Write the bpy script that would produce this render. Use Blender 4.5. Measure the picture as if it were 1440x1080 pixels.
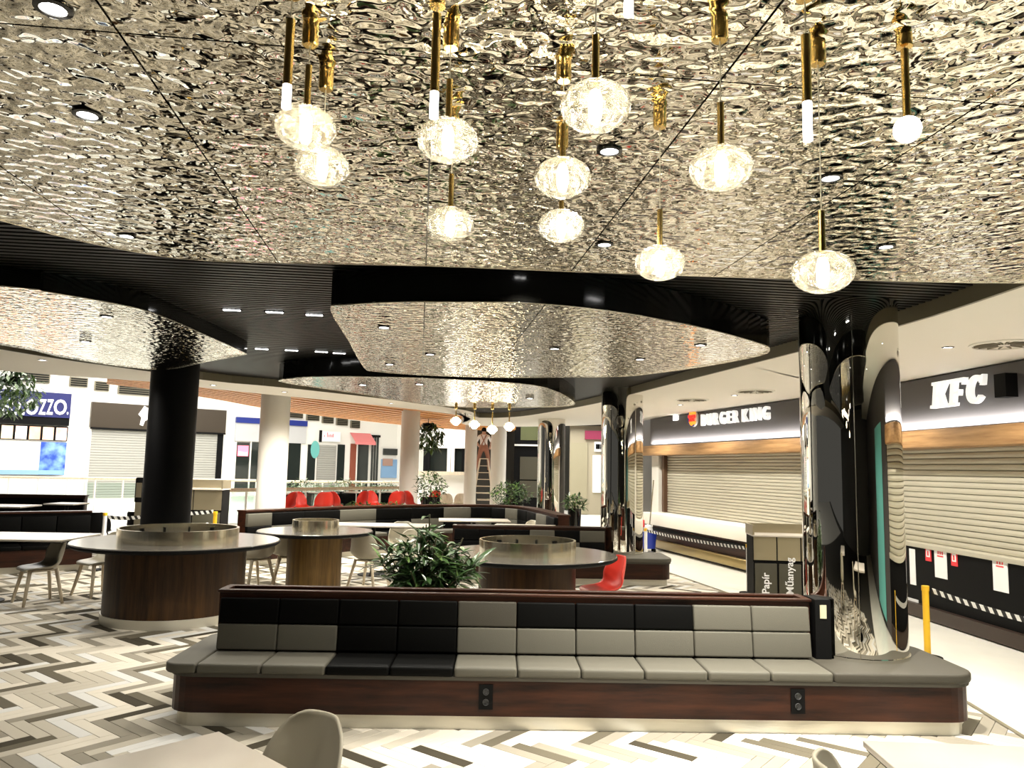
import bpy, bmesh, math, random
import numpy as np
from mathutils import Vector, Matrix
random.seed(11)
for o in list(bpy.data.objects): bpy.data.objects.remove(o, do_unlink=True)
scene = bpy.context.scene
COL = scene.collection
PI = math.pi

# ------------------------------------------------------------ camera
F = 1082.0; HC = 1.85; PITCH = math.atan(117 / F); ROLL = 0.02
_f = Vector((0, math.cos(PITCH), math.sin(PITCH))); _r0 = Vector((1, 0, 0)); _u0 = _r0.cross(_f)
_r = _r0 * math.cos(ROLL) + _u0 * math.sin(ROLL); _u = -_r0 * math.sin(ROLL) + _u0 * math.cos(ROLL)
cam_d = bpy.data.cameras.new('camera'); cam = bpy.data.objects.new('camera', cam_d); COL.objects.link(cam)
cam_d.sensor_width = 36; cam_d.lens = 36 * F / 1440; cam_d.clip_start = .05; cam_d.clip_end = 300
m3 = Matrix((_r, _u, -_f)).transposed()
cam.matrix_world = Matrix.Translation((0, 0, HC)) @ m3.to_4x4()
scene.camera = cam

def ray(px, py): return _f + _r * ((px - 720) / F) + _u * ((540 - py) / F)
def G(px, py, z=0.0):
    d = ray(px, py); t = (z - HC) / d.z
    return (d.x * t, d.y * t)
def PY(px, py, Y):
    d = ray(px, py); t = Y / d.y
    return Vector((d.x * t, Y, HC + d.z * t))
def proj(x, y, z):
    p = Vector((x, y, z - HC)); d = p.dot(_f)
    if d < .05: return (-9999, -9999)
    return (720 + F * p.dot(_r) / d, 540 - F * p.dot(_u) / d)

# ------------------------------------------------------------ world, exposure, large lights
scene.view_settings.view_transform = 'Standard'; scene.view_settings.look = 'None'
scene.view_settings.gamma = 1; scene.view_settings.use_curve_mapping = False
scene.view_settings.exposure = 1.25
w = bpy.data.worlds.new('world'); scene.world = w; w.use_nodes = True
bg = w.node_tree.nodes['Background']; bg.inputs[0].default_value = (1, .97, .9, 1); bg.inputs[1].default_value = .03
def area(name, loc, rot, sx, sy, power, col=(1, .98, .94)):
    d = bpy.data.lights.new(name, 'AREA'); d.shape = 'RECTANGLE'; d.size = sx; d.size_y = sy; d.energy = power; d.color = col
    o = bpy.data.objects.new(name, d); COL.objects.link(o); o.location = loc; o.rotation_euler = rot; return o
# the mall's skylight over the atrium void beyond the food court
area('skylight', (-9, 30, 8.6), (0, 0, 0), 24, 14, 2700, (1, .98, .95))
area('skylight_passage', (2.5, 29, 5.6), (0, 0, 0), 6, 8, 260, (1, .98, .94))
SPOT = 1.0

# ------------------------------------------------------------ materials
MATS = {}
def M(name, col=(.5, .5, .5), rough=.5, metal=0.0, bump=None, noise=None, wood=None, emit=None, estr=1.0, spec=.5, coat=0.0, mottle=None):
    if name in MATS: return MATS[name]
    m = bpy.data.materials.new(name); m.use_nodes = True; nt = m.node_tree; b = nt.nodes['Principled BSDF']
    b.inputs['Base Color'].default_value = (*col, 1); b.inputs['Roughness'].default_value = rough; b.inputs['Metallic'].default_value = metal
    b.inputs['Specular IOR Level'].default_value = spec; b.inputs['Coat Weight'].default_value = coat
    N = nt.nodes.new; L = nt.links.new
    tc = N('ShaderNodeTexCoord')
    if wood:                       # (dark, light, scale xyz)
        mp = N('ShaderNodeMapping'); mp.inputs['Scale'].default_value = wood[2]; L(tc.outputs['Object'], mp.inputs[0])
        n = N('ShaderNodeTexNoise'); n.inputs['Scale'].default_value = 1; n.inputs['Detail'].default_value = 5; n.inputs['Roughness'].default_value = .62; L(mp.outputs[0], n.inputs[0])
        r = N('ShaderNodeValToRGB'); r.color_ramp.elements[0].position = .3; r.color_ramp.elements[1].position = .7
        r.color_ramp.elements[0].color = (*wood[0], 1); r.color_ramp.elements[1].color = (*wood[1], 1)
        L(n.outputs[0], r.inputs[0]); L(r.outputs[0], b.inputs['Base Color'])
    if mottle:                     # (second colour, scale)
        n = N('ShaderNodeTexNoise'); n.inputs['Scale'].default_value = mottle[1]; n.inputs['Detail'].default_value = 4; L(tc.outputs['Object'], n.inputs[0])
        r = N('ShaderNodeValToRGB'); r.color_ramp.elements[0].position = .35; r.color_ramp.elements[1].position = .68
        r.color_ramp.elements[0].color = (*col, 1); r.color_ramp.elements[1].color = (*mottle[0], 1)
        L(n.outputs[0], r.inputs[0]); L(r.outputs[0], b.inputs['Base Color'])
    if bump:                       # (scale xyz, distance, detail)
        mp = N('ShaderNodeMapping'); mp.inputs['Scale'].default_value = bump[0]; L(tc.outputs['Object'], mp.inputs[0])
        n = N('ShaderNodeTexNoise'); n.inputs['Scale'].default_value = 1; n.inputs['Detail'].default_value = bump[2]; L(mp.outputs[0], n.inputs[0])
        bp = N('ShaderNodeBump'); bp.inputs['Strength'].default_value = 1; bp.inputs['Distance'].default_value = bump[1]
        L(n.outputs[0], bp.inputs['Height']); L(bp.outputs[0], b.inputs['Normal'])
    if emit:
        b.inputs['Emission Color'].default_value = (*emit, 1); b.inputs['Emission Strength'].default_value = estr
    MATS[name] = m; return m

CREAM = [(.62, .57, .48), (.46, .42, .345), (.27, .245, .195), (.60, .59, .56), (.12, .105, .075), (.055, .047, .032)]
carpet = [M('carpet_%d' % i, c, .95, bump=((260, 260, 260), .002, 1), spec=.1) for i, c in enumerate(CREAM)]
m_joint = M('floor_joint', (.03, .027, .02), .9)
m_tile = M('pale_tile', (.80, .78, .70), .32, mottle=((.74, .72, .65), 2.0))
m_mirror = M('rippled_steel', (.78, .735, .62), .03, 1.0)
m_steel = M('brushed_steel', (.62, .58, .48), .22, 1.0, bump=((4, 4, 220), .0006, 2))
m_plinth = M('satin_plinth', (.62, .59, .50), .38, .55, bump=((3, 3, 160), .0005, 2))
m_ring = M('bright_ring', (.86, .80, .64), .2, 1.0, bump=((30, 30, 1), .0012, 1))
m_chrome = M('polished_steel', (.78, .76, .70), .015, 1.0)
m_gloss = M('black_lacquer', (.006, .006, .005), .12)
m_slat = M('black_slat', (.008, .0076, .006), .4, spec=.25)
m_black = M('black_matte', (.003, .003, .003), .6, spec=.12)
m_blackcol = M('black_paint', (.002, .002, .0025), .5, spec=.12)
m_white = M('white_paint', (.82, .80, .74), .6)
m_white2 = M('soffit_white', (.84, .80, .72), .7)
m_khaki = M('khaki_metal', (.17, .15, .10), .4)
m_grey = M('grey_vinyl', (.092, .086, .067), .6, spec=.25, bump=((300, 300, 300), .0008, 1))
m_darkv = M('black_vinyl', (.0016, .0016, .0014), .55, spec=.08)
m_brownv = M('taupe_vinyl', (.05, .045, .034), .6, spec=.25, bump=((300, 300, 300), .0008, 1))
m_walnut = M('walnut', (.06, .025, .015), .4, spec=.25, wood=((.007, .002, .001), (.05, .015, .006), (1.5, 14, 14)))
m_walnut_v = M('walnut_upright', (.06, .03, .015), .4, spec=.25, wood=((.014, .006, .002), (.065, .030, .009), (16, 16, 1.2)))
m_oak_v = M('oak_upright', (.2, .12, .04), .45, spec=.3, wood=((.07, .036, .008), (.19, .11, .03), (14, 14, 1.0)))
m_oak = M('oak_beam', (.4, .22, .09), .5, wood=((.22, .11, .04), (.48, .28, .12), (1.2, 18, 18)))
m_ash = M('pale_ash', (.55, .45, .32), .5, wood=((.55, .46, .33), (.75, .65, .49), (25, 25, 3)))
m_orange = M('cedar_slat', (.6, .27, .08), .5, wood=((.62, .22, .05), (.9, .45, .14), (1, 20, 20)))
m_top = M('laminate_top', (.62, .57, .50), .28, mottle=((.55, .50, .43), 3))
m_topdark = M('grey_laminate', (.13, .115, .095), .16, mottle=((.11, .10, .08), 4))
m_shell = M('greige_shell', (.42, .385, .30), .45)
m_shelld = M('olive_shell', (.17, .155, .11), .5)
m_red = M('red_shell', (.62, .035, .02), .4)
m_brass = M('brass', (.80, .56, .20), .22, 1.0)
m_cord = M('clear_cord', (.75, .72, .62), .4)
m_bulb = M('lit_bulb', (1, .95, .8), .5, emit=(1, .90, .66), estr=26)
m_tubel = M('lit_tube', (1, 1, 1), .5, emit=(1, .98, .95), estr=3.0)
m_lens = M('lit_lens', (1, 1, 1), .5, emit=(1, .97, .93), estr=7)
m_led = M('led_module', (1, 1, 1), .5, emit=(1, .98, .95), estr=5)
m_yellow = M('yellow_plastic', (.85, .50, .02), .4)
m_blue = M('blue_plastic', (.01, .03, .30), .4)
m_teal = M('teal_panel', (.14, .45, .42), .5)
m_leaf = M('leaf_green', (.022, .055, .014), .32, mottle=((.055, .11, .03), 6))
m_leafl = M('leaf_young', (.12, .20, .05), .35)
m_soil = M('soil', (.02, .014, .01), .95)
m_stem = M('plant_stem', (.07, .06, .03), .7)
m_paper = M('paper', (.85, .85, .85), .8)
m_redp = M('red_print', (.75, .04, .05), .7)
m_glassd = M('dark_glass', (.02, .025, .022), .08)
m_signw = M('white_letter', (.92, .92, .90), .5, emit=(1, 1, .97), estr=.25)
m_bronze = M('bronze_fascia', (.085, .068, .05), .28, .6)
m_nickel = M('satin_fascia', (.075, .068, .066), .5, .2)
m_shut = M('shutter_alu', (.55, .52, .42), .42, .35)
m_shutw = M('shutter_white', (.36, .355, .32), .5, .1)
m_skin = M('skin', (.55, .33, .24), .5)
m_olive = M('bin_olive', (.055, .05, .03), .5)
m_steelb = M('bin_steel', (.42, .36, .24), .35, .8)
m_pink = M('pink_awning', (.75, .22, .22), .7)
m_navy = M('navy_sign', (.004, .007, .10), .5)
m_cobalt = M('cobalt_print', (.012, .06, .40), .5, mottle=((.25, .45, .75), 2.4))
m_sky = M('pale_blue_print', (.22, .38, .60), .6)

def ripple_nodes():
    nt = m_mirror.node_tree; b = nt.nodes['Principled BSDF']; N = nt.nodes.new; L = nt.links.new
    tc = N('ShaderNodeTexCoord')
    n1 = N('ShaderNodeTexNoise'); n1.inputs['Scale'].default_value = 16; n1.inputs['Detail'].default_value = .8; n1.inputs['Distortion'].default_value = .25
    L(tc.outputs['Object'], n1.inputs[0])
    bp = N('ShaderNodeBump'); bp.inputs['Strength'].default_value = 1; bp.inputs['Distance'].default_value = .023
    L(n1.outputs[0], bp.inputs['Height']); L(bp.outputs[0], b.inputs['Normal'])
ripple_nodes()

def globe_glass():
    m = bpy.data.materials.new('hammered_glass'); m.use_nodes = True; nt = m.node_tree; nt.nodes.clear(); N = nt.nodes.new; L = nt.links.new
    out = N('ShaderNodeOutputMaterial'); tr = N('ShaderNodeBsdfTransparent'); gl = N('ShaderNodeBsdfGlossy'); gl.inputs['Roughness'].default_value = .08
    tl = N('ShaderNodeBsdfTranslucent'); tl.inputs[0].default_value = (1, .93, .78, 1); tr.inputs[0].default_value = (.97, .95, .9, 1)
    tc = N('ShaderNodeTexCoord'); n = N('ShaderNodeTexNoise'); n.inputs['Scale'].default_value = 38; n.inputs['Detail'].default_value = 2; L(tc.outputs['Object'], n.inputs[0])
    bp = N('ShaderNodeBump'); bp.inputs['Distance'].default_value = .02; L(n.outputs[0], bp.inputs['Height'])
    for s in (gl, tl): L(bp.outputs[0], s.inputs['Normal'])
    fr = N('ShaderNodeLayerWeight'); fr.inputs[0].default_value = .35
    rp = N('ShaderNodeMapRange'); rp.inputs[1].default_value = .4; rp.inputs[2].default_value = .75; rp.inputs[3].default_value = .05; rp.inputs[4].default_value = .26; L(n.outputs[0], rp.inputs[0])
    a = N('ShaderNodeMixShader'); L(rp.outputs[0], a.inputs[0]); L(tr.outputs[0], a.inputs[1]); L(tl.outputs[0], a.inputs[2])
    b2 = N('ShaderNodeMixShader'); L(fr.outputs['Facing'], b2.inputs[0]); L(a.outputs[0], b2.inputs[1]); L(gl.outputs[0], b2.inputs[2])
    L(b2.outputs[0], out.inputs[0]); return m
m_globe = globe_glass()
def clear_glass():
    m = bpy.data.materials.new('clear_pane'); m.use_nodes = True; nt = m.node_tree; nt.nodes.clear(); N = nt.nodes.new; L = nt.links.new
    out = N('ShaderNodeOutputMaterial'); tr = N('ShaderNodeBsdfTransparent'); tr.inputs[0].default_value = (.88, .95, .92, 1)
    gl = N('ShaderNodeBsdfGlossy'); gl.inputs['Roughness'].default_value = .02; fr = N('ShaderNodeFresnel'); fr.inputs[0].default_value = 1.5
    a = N('ShaderNodeMixShader'); L(fr.outputs[0], a.inputs[0]); L(tr.outputs[0], a.inputs[1]); L(gl.outputs[0], a.inputs[2]); L(a.outputs[0], out.inputs[0]); return m
m_pane = clear_glass()
def stripe_mat(name, period, c1, c2, skew=0.0):
    m = M(name, c1, .6); nt = m.node_tree; b = nt.nodes['Principled BSDF']; N = nt.nodes.new; L = nt.links.new
    tc = N('ShaderNodeTexCoord'); sp = N('ShaderNodeSeparateXYZ'); L(tc.outputs['Object'], sp.inputs[0])
    ad = N('ShaderNodeMath'); ad.operation = 'MULTIPLY_ADD'; ad.inputs[1].default_value = skew; L(sp.outputs[2], ad.inputs[0]); L(sp.outputs[0], ad.inputs[2])
    md = N('ShaderNodeMath'); md.operation = 'PINGPONG'; md.inputs[1].default_value = period; L(ad.outputs[0], md.inputs[0])
    gt = N('ShaderNodeMath'); gt.operation = 'GREATER_THAN'; gt.inputs[1].default_value = period * .5; L(md.outputs[0], gt.inputs[0])
    mx = N('ShaderNodeMix'); mx.data_type = 'RGBA'; mx.inputs[6].default_value = (*c1, 1); mx.inputs[7].default_value = (*c2, 1)
    L(gt.outputs[0], mx.inputs[0]); L(mx.outputs[2], b.inputs['Base Color']); return m
m_tape = stripe_mat('striped_tape', .05, (.01, .01, .01), (.85, .85, .82), .6)

# ------------------------------------------------------------ mesh builders
class MB:
    def __init__(s): s.v = []; s.f = []; s.mi = []
    def add(s, vs, fs, mi=0):
        n = len(s.v); s.v += [tuple(v) for v in vs]; s.f += [tuple(i + n for i in f) for f in fs]; s.mi += [mi] * len(fs); return s
    def box(s, x0, x1, y0, y1, z0, z1, mi=0):
        vs = [(x, y, z) for z in (z0, z1) for y in (y0, y1) for x in (x0, x1)]
        return s.add(vs, [(0, 2, 3, 1), (4, 5, 7, 6), (0, 1, 5, 4), (2, 6, 7, 3), (0, 4, 6, 2), (1, 3, 7, 5)], mi)
    def prism(s, poly, z0, z1, mi=0):
        n = len(poly); a = sum(poly[i][0] * poly[(i + 1) % n][1] - poly[(i + 1) % n][0] * poly[i][1] for i in range(n))
        if a < 0: poly = poly[::-1]
        vs = [(p[0], p[1], z0) for p in poly] + [(p[0], p[1], z1) for p in poly]
        return s.add(vs, [tuple(range(n))[::-1], tuple(range(n, 2 * n))] + [(i, (i + 1) % n, n + (i + 1) % n, n + i) for i in range(n)], mi)
    def xzprism(s, poly, y0, y1, mi=0):   # outline in x,z extruded along y
        n = len(poly); a = sum(poly[i][0] * poly[(i + 1) % n][1] - poly[(i + 1) % n][0] * poly[i][1] for i in range(n))
        if a < 0: poly = poly[::-1]
        vs = [(p[0], y0, p[1]) for p in poly] + [(p[0], y1, p[1]) for p in poly]
        return s.add(vs, [tuple(range(n)), tuple(range(n, 2 * n))[::-1]] + [(i, n + i, n + (i + 1) % n, (i + 1) % n) for i in range(n)], mi)
    def lathe(s, prof, n=32, c=(0, 0), mi=0):   # prof: list of (r,z); r==0 allowed
        base = len(s.v); m = len(prof)
        for r, z in prof:
            for k in range(n): s.v.append((c[0] + r * math.cos(2 * PI * k / n), c[1] + r * math.sin(2 * PI * k / n), z))
        for j in range(m - 1):
            for k in range(n):
                a = base + j * n + k; b = base + j * n + (k + 1) % n
                s.f.append((a, b, b + n, a + n)); s.mi.append(mi)
        return s
    def tube(s, pts, r, n=8, mi=0, r1=None):
        pts = [Vector(p) for p in pts]; base = len(s.v); m = len(pts)
        for i, p in enumerate(pts):
            d = (pts[min(i + 1, m - 1)] - pts[max(i - 1, 0)]).normalized()
            a = d.cross(Vector((0, 0, 1)) if abs(d.z) < .9 else Vector((1, 0, 0))).normalized(); b = d.cross(a)
            rr = r if r1 is None else r + (r1 - r) * i / (m - 1)
            for k in range(n):
                t = 2 * PI * k / n; s.v.append(tuple(p + a * (rr * math.cos(t)) + b * (rr * math.sin(t))))
        for i in range(m - 1):
            for k in range(n):
                a = base + i * n + k; b = base + i * n + (k + 1) % n; s.f.append((a, a + n, b + n, b)); s.mi.append(mi)
        s.f.append(tuple(range(base, base + n))); s.mi.append(mi); s.f.append(tuple(range(base + (m - 1) * n, base + m * n))[::-1]); s.mi.append(mi)
        return s
    def mesh(s, name, mats):
        me = bpy.data.meshes.new(name); me.from_pydata(s.v, [], s.f)
        for m in (mats if isinstance(mats, (list, tuple)) else [mats]): me.materials.append(m)
        if max(s.mi, default=0) > 0: me.polygons.foreach_set('material_index', s.mi)
        me.update(); return me
    def build(s, name, mats, parent=None, smooth=False, bevel=0, seg=2):
        me = s.mesh(name, mats)
        if smooth:
            bm = bmesh.new(); bm.from_mesh(me); bmesh.ops.remove_doubles(bm, verts=bm.verts, dist=1e-5); bmesh.ops.recalc_face_normals(bm, faces=bm.faces)
            for e in bm.edges: e.smooth = len(e.link_faces) != 2 or e.calc_face_angle(0) < .6
            bm.to_mesh(me); bm.free()
            for p in me.polygons: p.use_smooth = True
        return obj(name, me, parent, bevel, seg)
def obj(name, me, parent=None, bevel=0, seg=2, loc=None, rot=None):
    o = bpy.data.objects.new(name, me); COL.objects.link(o)
    if parent: o.parent = parent
    if bevel:
        b = o.modifiers.new('bevel', 'BEVEL'); b.width = bevel; b.segments = seg; b.limit_method = 'ANGLE'; b.angle_limit = .7
        for p in me.polygons: p.use_smooth = True
        b.harden_normals = False
    if loc is not None: o.location = loc
    if rot is not None: o.rotation_euler = rot
    return o
def thing(name, label, cat, loc=(0, 0, 0), rz=0.0, group=None):
    o = bpy.data.objects.new(name, None); COL.objects.link(o); o.location = loc; o.rotation_euler = (0, 0, rz); o.empty_display_size = .1
    return tag(o, label, cat, group)
def tag(o, label=None, cat=None, group=None, kind=None):
    if label: o['label'] = label
    if cat: o['category'] = cat
    if group: o['group'] = group
    if kind: o['kind'] = kind
    return o
def struct(o, label=None): o['kind'] = 'structure'; return tag(o, label)
def kids(o): return [c for c in bpy.data.objects if c.parent == o]
def dup(root, loc, rz, label, group=None):
    def cp(o, par):
        c = o.copy(); COL.objects.link(c); c.parent = par
        for ch in KID.get(o.name, ()): cp(ch, c)
        return c
    KID = {}
    for o in bpy.data.objects:
        if o.parent: KID.setdefault(o.parent.name, []).append(o)
    r = cp(root, None); r.location = loc; r.rotation_euler = (0, 0, rz); r['label'] = label
    if group: r['group'] = group
    return r
def text(name, body, size, mat, parent, loc, rot=(PI / 2, 0, 0), ext=.01, off=0.0, align='LEFT', shear=0.0, sx=1.0):
    c = bpy.data.curves.new(name, 'FONT'); c.body = body; c.size = size; c.extrude = ext; c.offset = off; c.align_x = align; c.shear = shear; c.resolution_u = 3
    t = bpy.data.objects.new(name, c); COL.objects.link(t)
    dg = bpy.context.evaluated_depsgraph_get(); me = bpy.data.meshes.new_from_object(t.evaluated_get(dg)); bpy.data.objects.remove(t)
    me.materials.clear(); me.materials.append(mat)
    o = obj(name, me, parent, loc=loc, rot=rot); o.scale = (sx, 1, 1); return o
def smoothpoly(pts, n=6, closed=True):
    P = [Vector((p[0], p[1])) for p in pts]; m = len(P); out = []
    for i in range(m if closed else m - 1):
        g = lambda k: P[k % m] if closed else P[max(0, min(m - 1, k))]
        p0, p1, p2, p3 = g(i - 1), g(i), g(i + 1), g(i + 2)
        for k in range(n):
            t = k / n; out.append(tuple(.5 * ((2 * p1) + (p2 - p0) * t + (2 * p0 - 5 * p1 + 4 * p2 - p3) * t * t + (3 * p1 - p0 - 3 * p2 + p3) * t ** 3)))
    if not closed: out.append(tuple(P[-1]))
    return out
def clip(poly, x0, x1, y0, y1):
    def cut(pl, ax, val, sgn):
        out = []
        for i in range(len(pl)):
            a, b = pl[i], pl[(i + 1) % len(pl)]; da = (a[ax] - val) * sgn; db = (b[ax] - val) * sgn
            if da >= 0: out.append(a)
            if (da >= 0) != (db >= 0):
                t = da / (da - db); out.append((a[0] + (b[0] - a[0]) * t, a[1] + (b[1] - a[1]) * t))
        return out
    for ax, v, s in ((0, x0, 1), (0, x1, -1), (1, y0, 1), (1, y1, -1)):
        poly = cut(poly, ax, v, s)
        if len(poly) < 3: return []
    return poly
def rot2(p, a): return (p[0] * math.cos(a) - p[1] * math.sin(a), p[0] * math.sin(a) + p[1] * math.cos(a))
def inside(p, poly):
    r = False; n = len(poly)
    for i in range(n):
        a, b = poly[i], poly[(i + 1) % n]
        if (a[1] > p[1]) != (b[1] > p[1]) and p[0] < (b[0] - a[0]) * (p[1] - a[1]) / (b[1] - a[1]) + a[0]: r = not r
    return r
def spot(loc, power, ang=2.2, col=(1, .95, .85), parent=None, r=.05, tilt=(0, 0, 0)):
    d = bpy.data.lights.new('spot', 'SPOT'); d.energy = power * SPOT; d.spot_size = ang; d.spot_blend = .6; d.color = col; d.shadow_soft_size = r
    o = bpy.data.objects.new('spot_light', d); COL.objects.link(o); o.location = loc; o.rotation_euler = tilt
    if parent: o.parent = parent
    return o
class Frame:            # an upright plane: origin on the floor, local x to the right as seen, local y into the wall
    def __init__(s, a, b):
        s.o = Vector((a[0], a[1], 0)); s.ang = math.atan2(b[1] - a[1], b[0] - a[0]); s.len = math.hypot(b[0] - a[0], b[1] - a[1])
        s.x = Vector((math.cos(s.ang), math.sin(s.ang), 0)); s.n = Vector((-s.x.y, s.x.x, 0))
    def hit(s, px, py, y=0.0):
        d = ray(px, py); c = Vector((0, 0, HC)); t = (s.o + s.n * y - c).dot(s.n) / d.dot(s.n); p = c + d * t
        return ((p - s.o).dot(s.x), p.z)
    def w(s, x, y=0.0, z=0.0): p = s.o + s.x * x + s.n * y; return Vector((p.x, p.y, z))

GR = math.radians(6.7)           # the grid of ceiling and floor is turned a little to the left
Z1, Z2, ZS = 2.99, 3.25, 3.13

# ============================================================ SETTING
# ---- soffit ring and ceilings
inner_r = [G(*p, ZS) for p in ((1440, 402), (1270, 457), (1130, 493), (905, 550), (840, 567))]
inner_l = [G(*p, ZS) for p in ((660, 578), (550, 562), (400, 545), (300, 536), (215, 523), (0, 491))]
inner = smoothpoly([(3.45, -7), (3.45, 1)] + inner_r + [(.9, 17.6), (.1, 19.6), (-.9, 20.2)] + inner_l + [(-6.6, 5), (-6.8, -7)], 5, False)
outer_l = [G(*p, ZS) for p in ((660, 587), (550, 572), (400, 557), (300, 547), (215, 537), (0, 521))]
KFC = Frame((5.33, 11.75), (5.86, 4.4)); BK = Frame((3.52, 19.15), (5.24, 12.15))
bk0 = BK.w(0); bk1 = BK.w(BK.len); k0 = KFC.w(0); k1 = KFC.w(KFC.len)
outer = [(6.2, -7), (6.1, 1), (k1.x + .1, k1.y), (k0.x + .1, k0.y), (bk1.x + .1, bk1.y), (bk0.x + .1, bk0.y), (3.2, 21.5), (1.5, 23.5), (-.2, 24.5), (-1.5, 23.6)] + outer_l + [(-9.2, 8), (-9.5, -7)]
outer = smoothpoly(outer, 5, False)
def strip(a, b, z0, z1):         # a band between two open curves, resampled to the same count
    def res(c, n):
        c = [Vector(p) for p in c]; L = [0]
        for i in range(1, len(c)): L.append(L[-1] + (c[i] - c[i - 1]).length)
        out = []
        for k in range(n):
            t = L[-1] * k / (n - 1); i = max(1, next((j for j in range(1, len(L)) if L[j] >= t - 1e-9), len(L) - 1))
            u = (t - L[i - 1]) / max(1e-9, L[i] - L[i - 1]); out.append(c[i - 1].lerp(c[i], u))
        return out
    n = 110; A = res(a, n); B = res(b, n); mb = MB()
    vs = [(p.x, p.y, z) for z in (z0, z1) for q in (A, B) for p in q]; fs = []
    for i in range(n - 1):
        fs += [(i, i + 1, n + i + 1, n + i), (2 * n + i, 3 * n + i, 3 * n + i + 1, 2 * n + i + 1), (i, 2 * n + i, 2 * n + i + 1, i + 1), (n + i, n + i + 1, 3 * n + i + 1, 3 * n + i)]
    return mb.add(vs, fs), A
mb, IA = strip(inner, outer, ZS, ZS + .5)
soffit = struct(mb.build('ceiling_soffit', m_white2), 'white plastered soffit ring around the black slatted ceiling')
tr = MB(); n = len(IA)
for i in range(n - 1):
    a, b = IA[i], IA[i + 1]; d = (b - a).normalized(); nn = Vector((-d.y, d.x)) * .03
    tr.add([(a.x, a.y, ZS - .004), (b.x, b.y, ZS - .004), (b.x + nn.x, b.y + nn.y, ZS - .004), (a.x + nn.x, a.y + nn.y, ZS - .004), (a.x, a.y, ZS + .14), (b.x, b.y, ZS + .14), (b.x + nn.x, b.y + nn.y, ZS + .14), (a.x + nn.x, a.y + nn.y, ZS + .14)],
           [(0, 1, 5, 4), (3, 7, 6, 2), (0, 3, 2, 1), (4, 5, 6, 7)])
struct(tr.build('trim_1', m_khaki), 'khaki edge strip between soffit and slatted ceiling')
ceil = struct(MB().prism([tuple(p) for p in IA], Z2 + .09, Z2 + .16).build('ceiling', m_black), 'black ceiling void above the slats')
slats = MB(); poly = [tuple(rot2(p, -GR)) for p in IA]; y = 2.6
while y < 21:
    xs = []
    for i in range(len(poly)):
        a, b = poly[i], poly[(i + 1) % len(poly)]
        if (a[1] > y) != (b[1] > y): xs.append(a[0] + (b[0] - a[0]) * (y - a[1]) / (b[1] - a[1]))
    xs.sort()
    for k in range(0, len(xs) - 1, 2):
        if xs[k + 1] - xs[k] > .1: slats.box(xs[k] + .01, xs[k + 1] - .01, y - .024, y + .024, Z2, Z2 + .08)
    y += .085
so = slats.build('ceiling_slats', m_slat, ceil); so.rotation_euler = (0, 0, GR); so['kind'] = 'stuff'

# ---- mirror islands
def island(label, pts, z, h, sm=6, trim=True):
    root = struct(thing('ceiling_island', label, None)); root.location = (0, 0, z)
    pl = smoothpoly(pts, sm) if sm else pts
    mb = MB(); n = len(pl); mb.add([(p[0], p[1], .012) for p in pl] + [(p[0], p[1], h) for p in pl], [(i, (i + 1) % n, n + (i + 1) % n, n + i) for i in range(n)] + [tuple(range(n))[::-1]])
    mb.build('fascia', m_gloss, root)
    loc = [rot2(p, -GR) for p in pl]; x0 = min(p[0] for p in loc); x1 = max(p[0] for p in loc); y0 = min(p[1] for p in loc); y1 = max(p[1] for p in loc)
    PX, PYY = .84, 2.5; OX, OY = -.0, 2.07
    i0 = math.floor((x0 - OX) / PX); j0 = math.floor((y0 - OY) / PYY)
    for i in range(i0, math.ceil((x1 - OX) / PX)):
        for j in range(j0, math.ceil((y1 - OY) / PYY)):
            g = .0035; c = clip(loc, OX + i * PX + g, OX + (i + 1) * PX - g, OY + j * PYY + g, OY + (j + 1) * PYY - g)
            if len(c) < 3: continue
            c2 = []
            for p in c:
                if not c2 or math.hypot(p[0] - c2[-1][0], p[1] - c2[-1][1]) > 1e-4: c2.append(p)
            if len(c2) < 3: continue
            ar = abs(sum(c2[k][0] * c2[(k + 1) % len(c2)][1] - c2[(k + 1) % len(c2)][0] * c2[k][1] for k in range(len(c2)))) / 2
            if ar < .003: continue
            MB().prism([rot2(p, GR) for p in c2], 0, .008).build('ceiling_panel', m_mirror, root)
    if trim:
        MB().tube([(p[0], p[1], .002) for p in pl] + [(pl[0][0], pl[0][1], .002)], .0045, 6).build('edge_trim', m_steel, root)
    return root
mainp = [G(*p, Z1) for p in ((0, 310), (100, 336), (200, 356), (290, 367), (450, 371), (603, 374), (800, 382), (1000, 389), (1200, 394), (1440, 398))]
mainp = [(-3.3, -1.2), (-3.35, 1.0), (-3.1, 2.7)] + mainp + [(4.0, 4.25), (4.5, 3.2), (4.4, 1), (4.0, -1.2)]
mainp = [(min(p[0], 3.3), p[1]) for p in mainp]
mainp = mainp[:13] + [(3.33, 4.2), (3.36, 3.0), (3.36, 1.0), (3.3, -1.2)]
island('large rippled mirror-steel ceiling panel field directly over the pendant lamps', mainp, Z1, .26, 3)
ctr = [G(*p, Z1) for p in ((465, 436), (484, 429), (560, 425), (640, 425), (730, 426), (820, 433), (910, 446), (1000, 464), (1070, 484), (1082, 491), (1070, 500), (1000, 514), (930, 524), (870, 530), (780, 531), (690, 531), (600, 528), (530, 523), (512, 517), (490, 479))]
island('rippled mirror-steel ceiling raft with black edge in the middle of the hall', ctr, Z1, .25, 3)
isl3 = [G(*p, Z1) for p in ((392, 536), (440, 530), (520, 530), (600, 532), (700, 537), (770, 546), (806, 564), (800, 571), (745, 573), (660, 573), (590, 568), (520, 556), (450, 546))]
island('farthest rippled mirror-steel ceiling raft above the four small globe lamps', isl3, Z1, .25, 3)
ZL = 3.1
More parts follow.
